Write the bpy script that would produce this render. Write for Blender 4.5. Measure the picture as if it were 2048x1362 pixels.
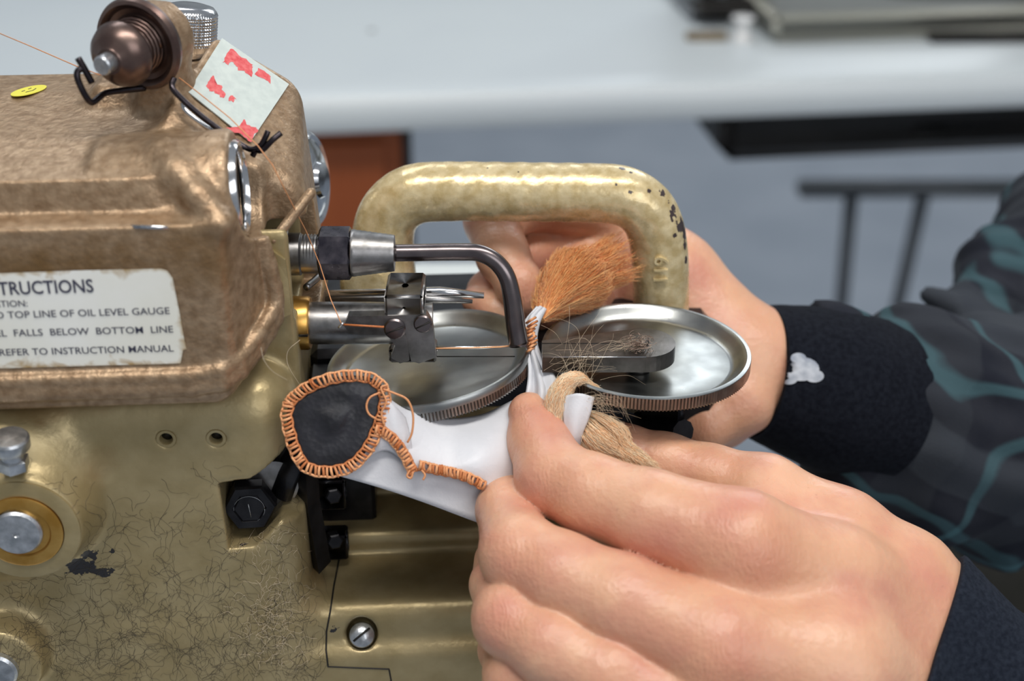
import bpy, math, random
import numpy as np
from mathutils import Vector, Matrix
rnd = random.Random(7); nr = np.random.default_rng(7)
SC = bpy.context.scene
for o in list(bpy.data.objects): bpy.data.objects.remove(o)
COL = SC.collection
# ------------------------------------------------------------------ camera, world, lights, exposure
PITCH = math.radians(27); FPX = 2844.4; D0 = 355.0        # millimetres, sharp plane at the thread discs
CP, SP = math.cos(PITCH), math.sin(PITCH)
CAM = np.array([0.0, -D0*CP, D0*SP])
cam = bpy.data.objects.new('camera', bpy.data.cameras.new('camera')); COL.objects.link(cam)
cam.location = Vector(CAM*.001); cam.rotation_euler = (math.pi/2-PITCH, 0, 0)
cam.data.lens = 50; cam.data.sensor_width = 36; cam.data.clip_start = .01; cam.data.clip_end = 30
cam.data.dof.use_dof = True; cam.data.dof.focus_distance = .346; cam.data.dof.aperture_fstop = 10.5
SC.camera = cam
w = bpy.data.worlds.new('world'); SC.world = w; w.use_nodes = True
w.node_tree.nodes['Background'].inputs[0].default_value = (.78, .84, .92, 1)
w.node_tree.nodes['Background'].inputs[1].default_value = .30
def area(name, loc, target, sx, sy, power, col):
    l = bpy.data.lights.new(name, 'AREA'); l.shape = 'RECTANGLE'; l.size = sx; l.size_y = sy; l.energy = power; l.color = col
    o = bpy.data.objects.new(name, l); COL.objects.link(o); o.location = loc
    o.rotation_euler = (Vector(target)-Vector(loc)).to_track_quat('-Z', 'Y').to_euler(); return o
area('ceiling_lamp_light', (.15, -.35, 1.25), (0, 0, 0), 1.3, .22, 15, (1, .96, .90))
area('second_lamp_light', (-.5, 1.3, 1.5), (.1, 1.0, -.3), 1.3, .3, 8, (.93, .97, 1))
area('reflection_fill_light', (1.1, 3.4, 1.75), (.05, 0, 0), 1.5, 1.1, 30, (.90, .96, 1))  # added unseen panel that brightens reflections in the discs and chrome
area('front_fill_light', (1.0, -1.5, .9), (0, 0, 0), 1.2, .9, 9, (.97, .98, 1))  # added soft fill from the front, no real source
SC.view_settings.view_transform = 'Standard'; SC.view_settings.look = 'None'
SC.view_settings.exposure = 0.12; SC.view_settings.gamma = 1; SC.view_settings.use_curve_mapping = False
try: SC.cycles.use_denoising = True; SC.cycles.max_bounces = 8
except Exception: pass
# ------------------------------------------------------------------ picture measures -> places (mm)
YAW = math.radians(3.8); PIV = np.array([-60.0, -36.0, 0.0])
cy_, sy_ = math.cos(YAW), math.sin(YAW)
RM = np.array([[cy_, -sy_, 0], [sy_, cy_, 0], [0, 0, 1]])
def toW(v): return (np.asarray(v, float)-PIV) @ RM.T + PIV      # machine frame -> world
def ray(px, py): return np.array([0, CP, -SP]) + (px-1024)/FPX*np.array([1, 0, 0]) + (681-py)/FPX*np.array([0, SP, CP])
def P(px, py, d): return CAM + ray(px, py)*d
def PYw(px, py, y): r = ray(px, py); return CAM + r*(y-CAM[1])/r[1]
def PZw(px, py, z): r = ray(px, py); return CAM + r*(z-CAM[2])/r[2]
CAMm = (CAM-PIV) @ RM + PIV
def PY(px, py, y): r = ray(px, py) @ RM; return CAMm + r*(y-CAMm[1])/r[1]      # on plane y in the machine frame
def PX(px, py, x): r = ray(px, py) @ RM; return CAMm + r*(x-CAMm[0])/r[0]
VR = np.array([[1, 0, 0], [0, SP, CP], [0, CP, -SP]])            # rows: right, up, forward
def V2W(v): return CAM + np.asarray(v, float) @ VR
def pv(px, py, d): return np.array([(px-1024)*d/FPX, (681-py)*d/FPX, d])
def dirv(r, u, f): v = np.array([r, u, f], float) @ VR; return v/np.linalg.norm(v)
# ------------------------------------------------------------------ objects
def rootloc(o):
    while o.parent: o = o.parent
    return np.array(o.location)
def props(o, label=None, cat=None, group=None, kind=None):
    if label: o['label'] = label
    if cat: o['category'] = cat
    if group: o['group'] = group
    if kind: o['kind'] = kind
    return o
def empty(name, loc_mm, label, cat, group=None):
    o = bpy.data.objects.new(name, None); COL.objects.link(o); o.location = Vector(np.array(loc_mm)*.001); o.empty_display_size = .02
    return props(o, label, cat, group)
def mk(name, v, f, m, parent=None, smooth=True, label=None, cat=None, group=None, kind=None, attr=None):
    v = np.asarray(v, float).reshape(-1, 3)*.001
    if parent is not None: L = rootloc(parent)
    else: L = np.array([(v[:, 0].min()+v[:, 0].max())/2, (v[:, 1].min()+v[:, 1].max())/2, v[:, 2].min()])
    me = bpy.data.meshes.new(name)
    if isinstance(f, np.ndarray):
        n, k = f.shape; me.vertices.add(len(v)); me.vertices.foreach_set('co', (v-L).ravel())
        me.loops.add(n*k); me.loops.foreach_set('vertex_index', f.ravel().astype(np.int32))
        me.polygons.add(n); me.polygons.foreach_set('loop_start', np.arange(0, n*k, k, dtype=np.int32))
        me.update(calc_edges=True); me.validate()
    else: me.from_pydata((v-L).tolist(), [], f); me.update()
    if smooth is True or smooth == 'auto': me.polygons.foreach_set('use_smooth', [True]*len(me.polygons))
    if smooth == 'auto':
        try: me.set_sharp_from_angle(angle=math.radians(35))
        except Exception: pass
    if attr:
        for an, av in attr.items():
            a = me.attributes.new(an, 'FLOAT', 'POINT'); a.data.foreach_set('value', np.asarray(av, np.float32))
    o = bpy.data.objects.new(name, me); COL.objects.link(o); me.materials.append(m)
    if parent is not None: o.parent = parent
    else: o.location = Vector(L)
    return props(o, label, cat, group, kind)
class MB:
    def __init__(s): s.v = []; s.f = []; s.n = 0
    def add(s, vf):
        v, f = vf; v = np.asarray(v, float); s.v.append(v); s.f += [tuple(i+s.n for i in q) for q in (f.tolist() if isinstance(f, np.ndarray) else f)]; s.n += len(v); return s
    def get(s): return np.concatenate(s.v), s.f
# ------------------------------------------------------------------ shapes (mm)
def frame(ax):
    ax = np.asarray(ax, float); ax = ax/np.linalg.norm(ax)
    t = np.array([0, 0, 1.]) if abs(ax[2]) < .9 else np.array([1., 0, 0])
    u = np.cross(t, ax); u /= np.linalg.norm(u); return u, np.cross(ax, u), ax
def lathe(prof, o, ax, n=64, mod=None, caps=True):
    u, w_, a = frame(ax); th = np.arange(n)*2*math.pi/n; v = []; f = []
    for r, h in prof:
        rr = r if mod is None else r*mod(th, r, h)
        v.append(np.asarray(o)+np.outer(np.cos(th)*rr, u)+np.outer(np.sin(th)*rr, w_)+a*h)
    for i in range(len(prof)-1):
        for j in range(n): k = (j+1) % n; f.append((i*n+j, i*n+k, (i+1)*n+k, (i+1)*n+j))
    if caps: f.append(tuple(range(n))[::-1]); f.append(tuple((len(prof)-1)*n+j for j in range(n)))
    return np.concatenate(v), f
def cat(pts, m=8):
    p = np.asarray(pts, float); q = np.concatenate([[2*p[0]-p[1]], p, [2*p[-1]-p[-2]]]); out = []
    for i in range(1, len(q)-2):
        for t in np.arange(m)/m:
            out.append(.5*((2*q[i])+(-q[i-1]+q[i+1])*t+(2*q[i-1]-5*q[i]+4*q[i+1]-q[i+2])*t*t+(-q[i-1]+3*q[i]-3*q[i+1]+q[i+2])*t**3))
    out.append(p[-1]); return np.array(out)
def sweep(pts, rad, n=12, sx=1, sy=1, up=None, power=2):
    p = np.asarray(pts, float); N = len(p); rad = np.broadcast_to(np.asarray(rad, float), (N,))
    T = np.gradient(p, axis=0); T /= np.linalg.norm(T, axis=1)[:, None]+1e-12
    u = frame(T[0])[0] if up is None else np.asarray(up, float)
    th = np.arange(n)*2*math.pi/n; c, s = np.cos(th), np.sin(th)
    if power != 2: c = np.sign(c)*abs(c)**(2/power); s = np.sign(s)*abs(s)**(2/power)
    v = []
    for i in range(N):
        u = u-T[i]*np.dot(u, T[i]); u /= np.linalg.norm(u)+1e-12; w_ = np.cross(T[i], u)
        v.append(p[i]+rad[i]*(np.outer(c*sx, u)+np.outer(s*sy, w_)))
    f = [(i*n+j, i*n+(j+1) % n, (i+1)*n+(j+1) % n, (i+1)*n+j) for i in range(N-1) for j in range(n)]
    f.append(tuple(range(n))[::-1]); f.append(tuple((N-1)*n+j for j in range(n)))
    return np.concatenate(v), f
def box(lo, hi, bev=.3):
    lo = np.array(lo, float); hi = np.array(hi, float); c = (lo+hi)/2; h = (hi-lo)/2; bev = min(bev, .45*h.min())
    v = []; 
    for sx in (-1, 1):
        for sy in (-1, 1):
            for sz in (-1, 1):
                s = np.array([sx, sy, sz])
                for a in range(3):
                    q = h-bev; q = q.copy(); q[a] = h[a]; v.append(c+s*q)
    I = lambda x, y, z, a: ((x*2+y)*2+z)*3+a
    f = []
    for a in range(3):
        b, d = (a+1) % 3, (a+2) % 3
        for s in (0, 1):
            q = []
            for tb, td in ((0, 0), (1, 0), (1, 1), (0, 1)):
                k = [0, 0, 0]; k[a] = s; k[b] = tb; k[d] = td; q.append(I(*k, a))
            f.append(tuple(q if s else q[::-1]))
        for tb in (0, 1):
            for td in (0, 1):
                k0 = [0, 0, 0]; k1 = [0, 0, 0]; k0[a] = 0; k1[a] = 1; k0[b] = k1[b] = tb; k0[d] = k1[d] = td
                q = (I(*k0, b), I(*k1, b), I(*k1, d), I(*k0, d)); f.append(q if tb == td else q[::-1])
    for x in (0, 1):
        for y in (0, 1):
            for z in (0, 1):
                q = (I(x, y, z, 0), I(x, y, z, 1), I(x, y, z, 2)); f.append(q if (x+y+z) % 2 else q[::-1])
    return np.array(v), f
def prism(poly, nrm, depth):                     # flat outline (list of 3-D points) given thickness along nrm
    p = np.asarray(poly, float); n = len(p); q = p+np.asarray(nrm, float)*depth
    return np.concatenate([p, q]), [tuple(range(n))[::-1], tuple(range(n, 2*n))]+[(i, (i+1) % n, n+(i+1) % n, n+i) for i in range(n)]
def patch(ctrl, m=8, thick=.7, fn=None):         # smooth sheet through a grid of points, with thickness
    c = np.asarray(ctrl, float); rows = [cat(r, m) for r in c]; rows = np.array(rows); g = np.array([cat(rows[:, j], m) for j in range(rows.shape[1])]).transpose(1, 0, 2)
    if fn is not None: g = fn(g)
    R, K, _ = g.shape; du = np.gradient(g, axis=0); dv = np.gradient(g, axis=1); n = np.cross(du, dv); n /= np.linalg.norm(n, axis=2)[:, :, None]+1e-9
    a = (g+n*thick/2).reshape(-1, 3); b = (g-n*thick/2).reshape(-1, 3); N = R*K; f = []
    for i in range(R-1):
        for j in range(K-1):
            q = (i*K+j, i*K+j+1, (i+1)*K+j+1, (i+1)*K+j); f.append(q[::-1]); f.append(tuple(x+N for x in q))
    bd = [i for i in range(K)]+[(i+1)*K-1 for i in range(1, R)]+[(R-1)*K+j for j in range(K-2, -1, -1)]+[i*K for i in range(R-2, 0, -1)]
    for i in range(len(bd)): x, y = bd[i], bd[(i+1) % len(bd)]; f.append((x, y, y+N, x+N))
    return np.concatenate([a, b]), f
def hairs(paths, r=.06, m=4):                    # many thin three-sided fibres as one mesh
    V, F, n0 = [], [], 0; th = np.arange(3)*2*math.pi/3
    for p in paths:
        p = cat(p, m) if len(p) > 2 else np.asarray(p, float)
        T = np.gradient(p, axis=0); T /= np.linalg.norm(T, axis=1)[:, None]+1e-9
        u = np.cross(T, [.31, .77, .55]); u /= np.linalg.norm(u, axis=1)[:, None]+1e-9; w_ = np.cross(T, u)
        N = len(p); rr = r*np.linspace(1.1, .45, N)[:, None]
        V.append(np.stack([p+rr*(math.cos(t)*u+math.sin(t)*w_) for t in th], 1).reshape(-1, 3))
        i = np.arange(N-1)[:, None]*3
        for j in range(3): F.append(np.concatenate([i+j, i+(j+1) % 3, i+3+(j+1) % 3, i+3+j], 1)+n0)
        n0 += 3*N
    return np.concatenate(V), np.concatenate(F)
# ------------------------------------------------------------------ implicit shapes -> mesh
class Vol:
    def __init__(s, lo, hi, h):
        s.lo = np.array(lo, float); s.h = h; s.n = np.ceil((np.array(hi)-s.lo)/h).astype(int)+1
        s.D = np.full(s.n, 99., np.float32); s.ax = [(s.lo[i]+np.arange(s.n[i])*h).astype(np.float32) for i in range(3)]
    def sl(s, lo, hi):
        a = np.clip(np.floor((np.array(lo)-s.lo)/s.h).astype(int), 0, s.n); b = np.clip(np.ceil((np.array(hi)-s.lo)/s.h).astype(int)+1, 0, s.n)
        S = tuple(slice(a[i], b[i]) for i in range(3))
        return S, (s.ax[0][S[0]][:, None, None], s.ax[1][S[1]][None, :, None], s.ax[2][S[2]][None, None, :])
    def full(s): return s.sl(s.lo, s.lo+s.n*s.h)
    def uni(s, fn, k=1., b=None):
        S, X = s.full() if b is None else s.sl(np.array(b[0])-k-1, np.array(b[1])+k+1)
        if 0 in s.D[S].shape: return s
        v = fn(*X); d = s.D[S]; h = np.maximum(k-np.abs(d-v), 0)/k if k > 0 else 0; s.D[S] = np.minimum(d, v)-h*h*k*.25; return s
    def sub(s, fn, k=1., b=None):
        S, X = s.full() if b is None else s.sl(np.array(b[0])-k-1, np.array(b[1])+k+1)
        if 0 in s.D[S].shape: return s
        v = -fn(*X); d = s.D[S]; h = np.maximum(k-np.abs(d-v), 0)/k if k > 0 else 0; s.D[S] = np.maximum(d, v)+h*h*k*.25; return s
    def cap(s, A, B, ra, rb, k=1.):
        A = np.array(A, float); B = np.array(B, float); r = max(ra, rb)
        return s.uni(f_cap(A, B, ra, rb), k, (np.minimum(A, B)-r, np.maximum(A, B)+r))
    def mesh(s):
        D = s.D; D[0] = D[-1] = 9; D[:, 0] = D[:, -1] = 9; D[:, :, 0] = D[:, :, -1] = 9
        I = (D < 0); c = np.zeros(np.array(I.shape)-1, np.int8); C8 = [(i, j, k) for i in (0, 1) for j in (0, 1) for k in (0, 1)]; nx, ny, nz = c.shape
        for i, j, k in C8: c += I[i:i+nx, j:j+ny, k:k+nz]
        a = np.argwhere((c > 0) & (c < 8)); idx = np.full(c.shape, -1, np.int32); idx[tuple(a.T)] = np.arange(len(a))
        acc = np.zeros((len(a), 3)); cnt = np.zeros(len(a))
        for p in C8:
            for ax in range(3):
                if p[ax]: continue
                q = list(p); q[ax] = 1; da = D[a[:, 0]+p[0], a[:, 1]+p[1], a[:, 2]+p[2]]; db = D[a[:, 0]+q[0], a[:, 1]+q[1], a[:, 2]+q[2]]
                m = (da < 0) != (db < 0); t = np.where(m, da/np.where(m, da-db, 1), 0); pt = np.tile(np.array(p, float), (len(a), 1)); pt[:, ax] = t; acc += pt*m[:, None]; cnt += m
        v = s.lo+(a+acc/np.maximum(cnt, 1)[:, None])*s.h; F = []
        for ax in range(3):
            b, e = (ax+1) % 3, (ax+2) % 3
            lo = [slice(None)]*3; hi = [slice(None)]*3; lo[ax] = slice(0, -1); hi[ax] = slice(1, None)
            x = I[tuple(lo)] != I[tuple(hi)]; w_ = np.argwhere(x); w_ = w_[(w_[:, b] > 0) & (w_[:, e] > 0) & (w_[:, b] < I.shape[b]-1) & (w_[:, e] < I.shape[e]-1)]
            ins = I[tuple(w_.T)]
            def g(db, de): q = w_.copy(); q[:, b] += db; q[:, e] += de; return idx[tuple(q.T)]
            Q = np.stack([g(-1, -1), g(0, -1), g(0, 0), g(-1, 0)], 1); Q[~ins] = Q[~ins][:, ::-1]; F.append(Q)
        F = np.concatenate(F); return v, F
def f_cap(A, B, ra, rb):
    A = np.array(A, float); B = np.array(B, float); ba = B-A; L = float(ba@ba)+1e-9
    def fn(X, Y, Z):
        px, py, pz = X-A[0], Y-A[1], Z-A[2]; t = np.clip((px*ba[0]+py*ba[1]+pz*ba[2])/L, 0, 1)
        return np.sqrt((px-t*ba[0])**2+(py-t*ba[1])**2+(pz-t*ba[2])**2)-(ra+(rb-ra)*t)
    return fn
def f_ell(c, r, R=None):
    c = np.array(c, float); r = np.array(r, float); R = np.eye(3) if R is None else np.array(R)
    def fn(X, Y, Z):
        p = (X-c[0], Y-c[1], Z-c[2]); q = [p[0]*R[i][0]+p[1]*R[i][1]+p[2]*R[i][2] for i in range(3)]
        k0 = np.sqrt((q[0]/r[0])**2+(q[1]/r[1])**2+(q[2]/r[2])**2)+1e-6; k1 = np.sqrt((q[0]/r[0]**2)**2+(q[1]/r[1]**2)**2+(q[2]/r[2]**2)**2)+1e-6
        return k0*(k0-1)/k1
    return fn
def f_box(lo, hi, r=1.):
    lo = np.array(lo, float); hi = np.array(hi, float); c = (lo+hi)/2; h = (hi-lo)/2-r
    def fn(X, Y, Z):
        q = [abs(X-c[0])-h[0], abs(Y-c[1])-h[1], abs(Z-c[2])-h[2]]
        return np.sqrt(np.maximum(q[0], 0)**2+np.maximum(q[1], 0)**2+np.maximum(q[2], 0)**2)+np.minimum(np.maximum(q[0], np.maximum(q[1], q[2])), 0)-r
    return fn
def f_cyl(o, ax, L, r, rr=.5, r2=None):          # from o along ax for L
    o = np.array(o, float); ax = np.array(ax, float)/np.linalg.norm(ax)
    def fn(X, Y, Z):
        px, py, pz = X-o[0], Y-o[1], Z-o[2]; t = px*ax[0]+py*ax[1]+pz*ax[2]
        d = np.sqrt(np.maximum(px*px+py*py+pz*pz-t*t, 0)); R = r if r2 is None else r+(r2-r)*np.clip(t/L, 0, 1)
        a = d-R+rr; b = abs(t-L/2)-L/2+rr; return np.sqrt(np.maximum(a, 0)**2+np.maximum(b, 0)**2)+np.minimum(np.maximum(a, b), 0)-rr
    return fn
def poly2(pts, U, W):                            # signed distance to a 2-D outline
    pts = np.asarray(pts, float); U, W = np.broadcast_arrays(U, W); d = np.full(U.shape, 1e9, np.float32); s = np.ones(U.shape, np.float32); n = len(pts)
    for i in range(n):
        a = pts[i]; b = pts[i-1]; e = b-a; wx = U-a[0]; wy = W-a[1]; t = np.clip((wx*e[0]+wy*e[1])/(e@e), 0, 1)
        d = np.minimum(d, (wx-e[0]*t)**2+(wy-e[1]*t)**2); c1 = W >= a[1]; c2 = W < b[1]; c3 = e[0]*wy > e[1]*wx
        s = np.where((c1 & c2 & c3) | (~c1 & ~c2 & ~c3), -s, s)
    return s*np.sqrt(d)
def smax(a, b, k): h = np.maximum(k-np.abs(a-b), 0)/k; return np.maximum(a, b)+h*h*k*.25
# ------------------------------------------------------------------ materials
def mat(name, c1, c2=None, scale=60, rough=.5, metal=0, bumps=(), sss=0, lo=.35, hi=.65, r2=None, chip=None, chipc=(.02, .018, .02), chs=400, extra=None, spec=.5, coat=0, sheen=0, stretch=None):
    m = bpy.data.materials.new(name); m.use_nodes = True; N = m.node_tree.nodes; L = m.node_tree.links; b = N['Principled BSDF']
    tc = N.new('ShaderNodeTexCoord').outputs['Object']
    if stretch:
        mp = N.new('ShaderNodeMapping'); mp.inputs['Scale'].default_value = stretch; L.new(tc, mp.inputs[0]); tc = mp.outputs[0]
    def noise(s, det=4, dist=0):
        n = N.new('ShaderNodeTexNoise'); n.inputs['Scale'].default_value = s; n.inputs['Detail'].default_value = det; n.inputs['Distortion'].default_value = dist; L.new(tc, n.inputs['Vector']); return n.outputs[0]
    def rng(x, a, bb, c=0, d=1):
        n = N.new('ShaderNodeMapRange'); n.inputs[1].default_value = a; n.inputs[2].default_value = bb; n.inputs[3].default_value = c; n.inputs[4].default_value = d; L.new(x, n.inputs[0]); return n.outputs[0]
    def mix(fac, a, bb):
        n = N.new('ShaderNodeMix'); n.data_type = 'RGBA'
        if isinstance(fac, float): n.inputs[0].default_value = fac
        else: L.new(fac, n.inputs[0])
        for s, x in ((6, a), (7, bb)):
            if isinstance(x, tuple): n.inputs[s].default_value = (*x, 1)
            else: L.new(x, n.inputs[s])
        return n.outputs[2]
    def math_(op, a, bb):
        n = N.new('ShaderNodeMath'); n.operation = op
        for i, x in enumerate((a, bb)):
            if isinstance(x, (int, float)): n.inputs[i].default_value = x
            else: L.new(x, n.inputs[i])
        return n.outputs[0]
    def attr(a): n = N.new('ShaderNodeAttribute'); n.attribute_name = a; return n.outputs['Fac']
    col = c1
    if c2: col = mix(rng(noise(scale), lo, hi), c1, c2)
    rg = rough
    if r2 is not None: rg = rng(noise(scale*1.7), .3, .7, rough, r2)
    mt = metal
    if extra: col = extra(dict(noise=noise, rng=rng, mix=mix, math=math_, attr=attr, N=N, L=L, tc=tc), col)
    if chip:
        f = rng(math_('ADD', attr(chip), noise(chs, 3)), .98, 1.02); col = mix(f, col, chipc)
        if metal: mt = rng(f, 0, 1, metal, 0)
    for inp, x in (('Base Color', col), ('Roughness', rg), ('Metallic', mt)):
        if isinstance(x, tuple): b.inputs[inp].default_value = (*x, 1)
        elif isinstance(x, (int, float)): b.inputs[inp].default_value = x
        else: L.new(x, b.inputs[inp])
    b.inputs['Specular IOR Level'].default_value = spec; b.inputs['Coat Weight'].default_value = coat; b.inputs['Coat Roughness'].default_value = .15
    if sheen: b.inputs['Sheen Weight'].default_value = sheen; b.inputs['Sheen Roughness'].default_value = .5
    if sss: b.inputs['Subsurface Weight'].default_value = sss; b.inputs['Subsurface Radius'].default_value = (1, .35, .2); b.inputs['Subsurface Scale'].default_value = .0025
    prev = None
    for s, st, dist in bumps:
        bp = N.new('ShaderNodeBump'); bp.inputs['Strength'].default_value = st; bp.inputs['Distance'].default_value = dist
        if s < 0:
            vo = N.new('ShaderNodeTexVoronoi'); vo.inputs['Scale'].default_value = -s; L.new(tc, vo.inputs['Vector']); L.new(vo.outputs[0], bp.inputs['Height'])
        else: L.new(noise(s, 3), bp.inputs['Height'])
        if prev: L.new(prev, bp.inputs['Normal'])
        prev = bp.outputs[0]
    if prev: L.new(prev, b.inputs['Normal'])
    return m
def rust(h, col):                                # brown oily stains where the 'stain' attribute says so
    f = h['rng'](h['math']('ADD', h['attr']('stain'), h['noise'](55, 5)), .75, 1.25)
    return h['mix'](h['math']('MULTIPLY', f, .8), col, (.20, .105, .03))
M = {}
M['cover'] = mat('brown_hammered_paint', (.27, .175, .10), (.40, .28, .175), 420, .33, .5, [(800, .5, .0005), (180, .22, .0006)], r2=.5, extra=rust, chip='chip')
M['body'] = mat('olive_gold_paint', (.34, .265, .13), (.42, .335, .18), 120, .31, .45, [(700, .3, .0003), (90, .3, .0008)], r2=.45, extra=rust, chip='chip', chs=500)
M['guard'] = mat('gold_hammered_enamel', (.56, .43, .21), (.76, .63, .38), 330, .22, .3, [(-190, .35, .0006), (230, .3, .0006), (900, .2, .0002)], chip='chip', chipc=(.05, .035, .035), chs=420, r2=.34)
M['steel'] = mat('dull_steel', (.24, .235, .23), (.36, .35, .35), 300, .3, 1, [(1200, .15, .0001)], r2=.42)
M['disc'] = mat('polished_disc_steel', (.27, .28, .28), (.38, .39, .38), 90, .27, 1, [(120, .04, .0002)], r2=.38)
M['knurl'] = mat('knurled_steel', (.30, .285, .27), (.42, .40, .38), 400, .3, 1)
M['blued'] = mat('blued_steel', (.06, .055, .07), (.11, .10, .115), 300, .22, 1, r2=.38)
M['darktube'] = mat('browned_tube_steel', (.15, .125, .13), (.21, .18, .18), 200, .27, 1)
M['tension'] = mat('brown_plated_metal', (.13, .085, .075), (.20, .14, .12), 200, .33, .9)
M['chrome'] = mat('bright_chrome', (.62, .63, .65), (.75, .76, .78), 200, .15, 1, [(300, .1, .0002)])
M['zinc'] = mat('worn_zinc', (.34, .36, .38), (.62, .64, .67), 350, .32, .9, [(700, .4, .0003)])
M['brass'] = mat('brass_bush', (.48, .25, .05), (.62, .36, .10), 200, .3, .9)
M['black'] = mat('black_oily_steel', (.012, .012, .015), (.03, .03, .034), 200, .3, .6)
M['wire'] = mat('black_wire', (.03, .025, .03), (.06, .05, .055), 300, .25, .9)
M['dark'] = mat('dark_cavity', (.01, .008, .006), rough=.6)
M['glass'] = mat('amber_sight_glass', (.035, .03, .02), rough=.25, spec=.3)
M['paper'] = mat('ivory_paper', (.84, .83, .74), (.90, .90, .85), 40, .45, 0, [(300, .1, .0001)], extra=lambda h, c: h['mix'](h['rng'](h['math']('ADD', h['attr']('stain'), h['noise'](260, 4, 1.)), .95, 1.3), c, (.42, .27, .10)))
M['ink'] = mat('printed_ink', (.05, .05, .085), rough=.5)
M['greysticker'] = mat('pale_grey_sticker', (.50, .56, .54), (.57, .63, .60), 500, .5)
M['redink'] = mat('faded_red_ink', (.62, .06, .07), (.72, .16, .16), 900, .6)
M['yellow'] = mat('yellow_sticker', (.80, .74, .08), rough=.4)
M['white_leather'] = mat('white_leather', (.60, .61, .65), (.68, .69, .73), 90, .42, 0, [(1500, .3, .0002), (150, .3, .0006)])
M['black_leather'] = mat('black_leather', (.007, .007, .010), (.018, .018, .024), 200, .42, 0, [(-900, .3, .0002), (120, .5, .0008)])
M['orange'] = mat('copper_orange_thread', (.66, .24, .09), (.80, .38, .18), 900, .5, 0, [(2500, .5, .0002)])
M['fur'] = mat('ginger_fur', (.80, .30, .07), (.95, .52, .20), 130, .5, sheen=.3)
M['blond'] = mat('blond_fur', (.95, .58, .26), (1.0, .80, .50), 160, .5, sheen=.3)
def strands(m, a, b):
    N = m.node_tree.nodes; L = m.node_tree.links; g = N.new('ShaderNodeNewGeometry'); mx = N.new('ShaderNodeMix'); mx.data_type = 'RGBA'; mx.inputs[6].default_value = (*a, 1); mx.inputs[7].default_value = (*b, 1)
    L.new(g.outputs['Random Per Island'], mx.inputs[0]); L.new(mx.outputs[2], N['Principled BSDF'].inputs['Base Color'])
strands(M['fur'], (.72, .18, .02), (1.0, .58, .22)); strands(M['blond'], (1.0, .55, .24), (1.0, .93, .72))
M['hide'] = mat('fur_hide', (.70, .33, .12), rough=.8); M['hide2'] = mat('pale_fur_hide', (1.0, .68, .38), rough=.8)
strands(M['orange'], (.50, .15, .04), (.84, .42, .20))
M['lint'] = mat('dark_lint', (.085, .07, .05), rough=.8)
M['palelint'] = mat('pale_lint', (.75, .62, .45), rough=.8)
def skinx(h, col):
    col = h['mix'](h['rng'](h['noise'](70, 4), .42, .72), col, (.60, .27, .19))
    col = h['mix'](h['rng'](h['attr']('red'), 0, 1, 0, .55), col, (.58, .19, .13))
    return h['mix'](h['rng'](h['noise'](900, 2), .70, .76, 0, .35), col, (.45, .2, .14))
M['skin'] = mat('skin', (.66, .35, .215), (.73, .42, .275), 45, .42, 0, [(60, .14, .0012), (-620, .25, .0004), (1700, .45, .0002)], sss=.25, extra=skinx, r2=.36)
def wrinkles(m):
    N = m.node_tree.nodes; L = m.node_tree.links; b = N['Principled BSDF']; tc = N.new('ShaderNodeTexCoord'); at = N.new('ShaderNodeAttribute'); at.attribute_name = 'red'
    wv = N.new('ShaderNodeTexWave'); wv.inputs['Scale'].default_value = 260; wv.inputs['Distortion'].default_value = 9; wv.inputs['Detail'].default_value = 3; wv.inputs['Detail Scale'].default_value = 1.5; L.new(tc.outputs['Object'], wv.inputs[0])
    mt = N.new('ShaderNodeMath'); mt.operation = 'MULTIPLY'; L.new(wv.outputs['Fac'], mt.inputs[0]); L.new(at.outputs['Fac'], mt.inputs[1])
    bp = N.new('ShaderNodeBump'); bp.inputs['Strength'].default_value = .22; bp.inputs['Distance'].default_value = .0005; L.new(mt.outputs[0], bp.inputs['Height']); L.new(b.inputs['Normal'].links[0].from_socket, bp.inputs['Normal']); L.new(bp.outputs[0], b.inputs['Normal'])
wrinkles(M['skin'])
M['nail'] = mat('nail', (.80, .50, .44), rough=.2, sss=.1)
M['navy'] = mat('navy_knit', (.006, .009, .017), (.015, .020, .032), 900, .95, 0, [(2200, .6, .0004)], spec=.2)
# ------------------------------------------------------------------ room
M['floor'] = mat('grey_floor', (.33, .37, .43), (.38, .42, .48), 6, .45)
M['wall'] = mat('pale_wall', (.62, .64, .64), (.66, .68, .68), 3, .8)
S1 = 1000.
FLZ = -900
v, f = box((-2500, -1500, FLZ-40), (3500, 3600, FLZ), 1); mk('floor', v, f, M['floor'], smooth=False, label='grey blue concrete floor under the tables', kind='structure')
v, f = box((-2500, 3600, FLZ), (3500, 3680, 1800), 1); mk('wall_back', v, f, M['wall'], smooth=False, label='pale plain wall behind the tables', kind='structure')
v, f = box((-2580, -1500, FLZ), (-2500, 3600, 1800), 1); mk('wall_left', v, f, M['wall'], smooth=False, label='pale plain wall on the left side', kind='structure')
def g_attr(v, pts):                              # soft spots round given places
    a = np.zeros(len(v))
    for c, r, s in pts: a = np.maximum(a, s*np.exp(-(((v-np.asarray(c))**2).sum(1))/(2*r*r)))
    return a
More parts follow.
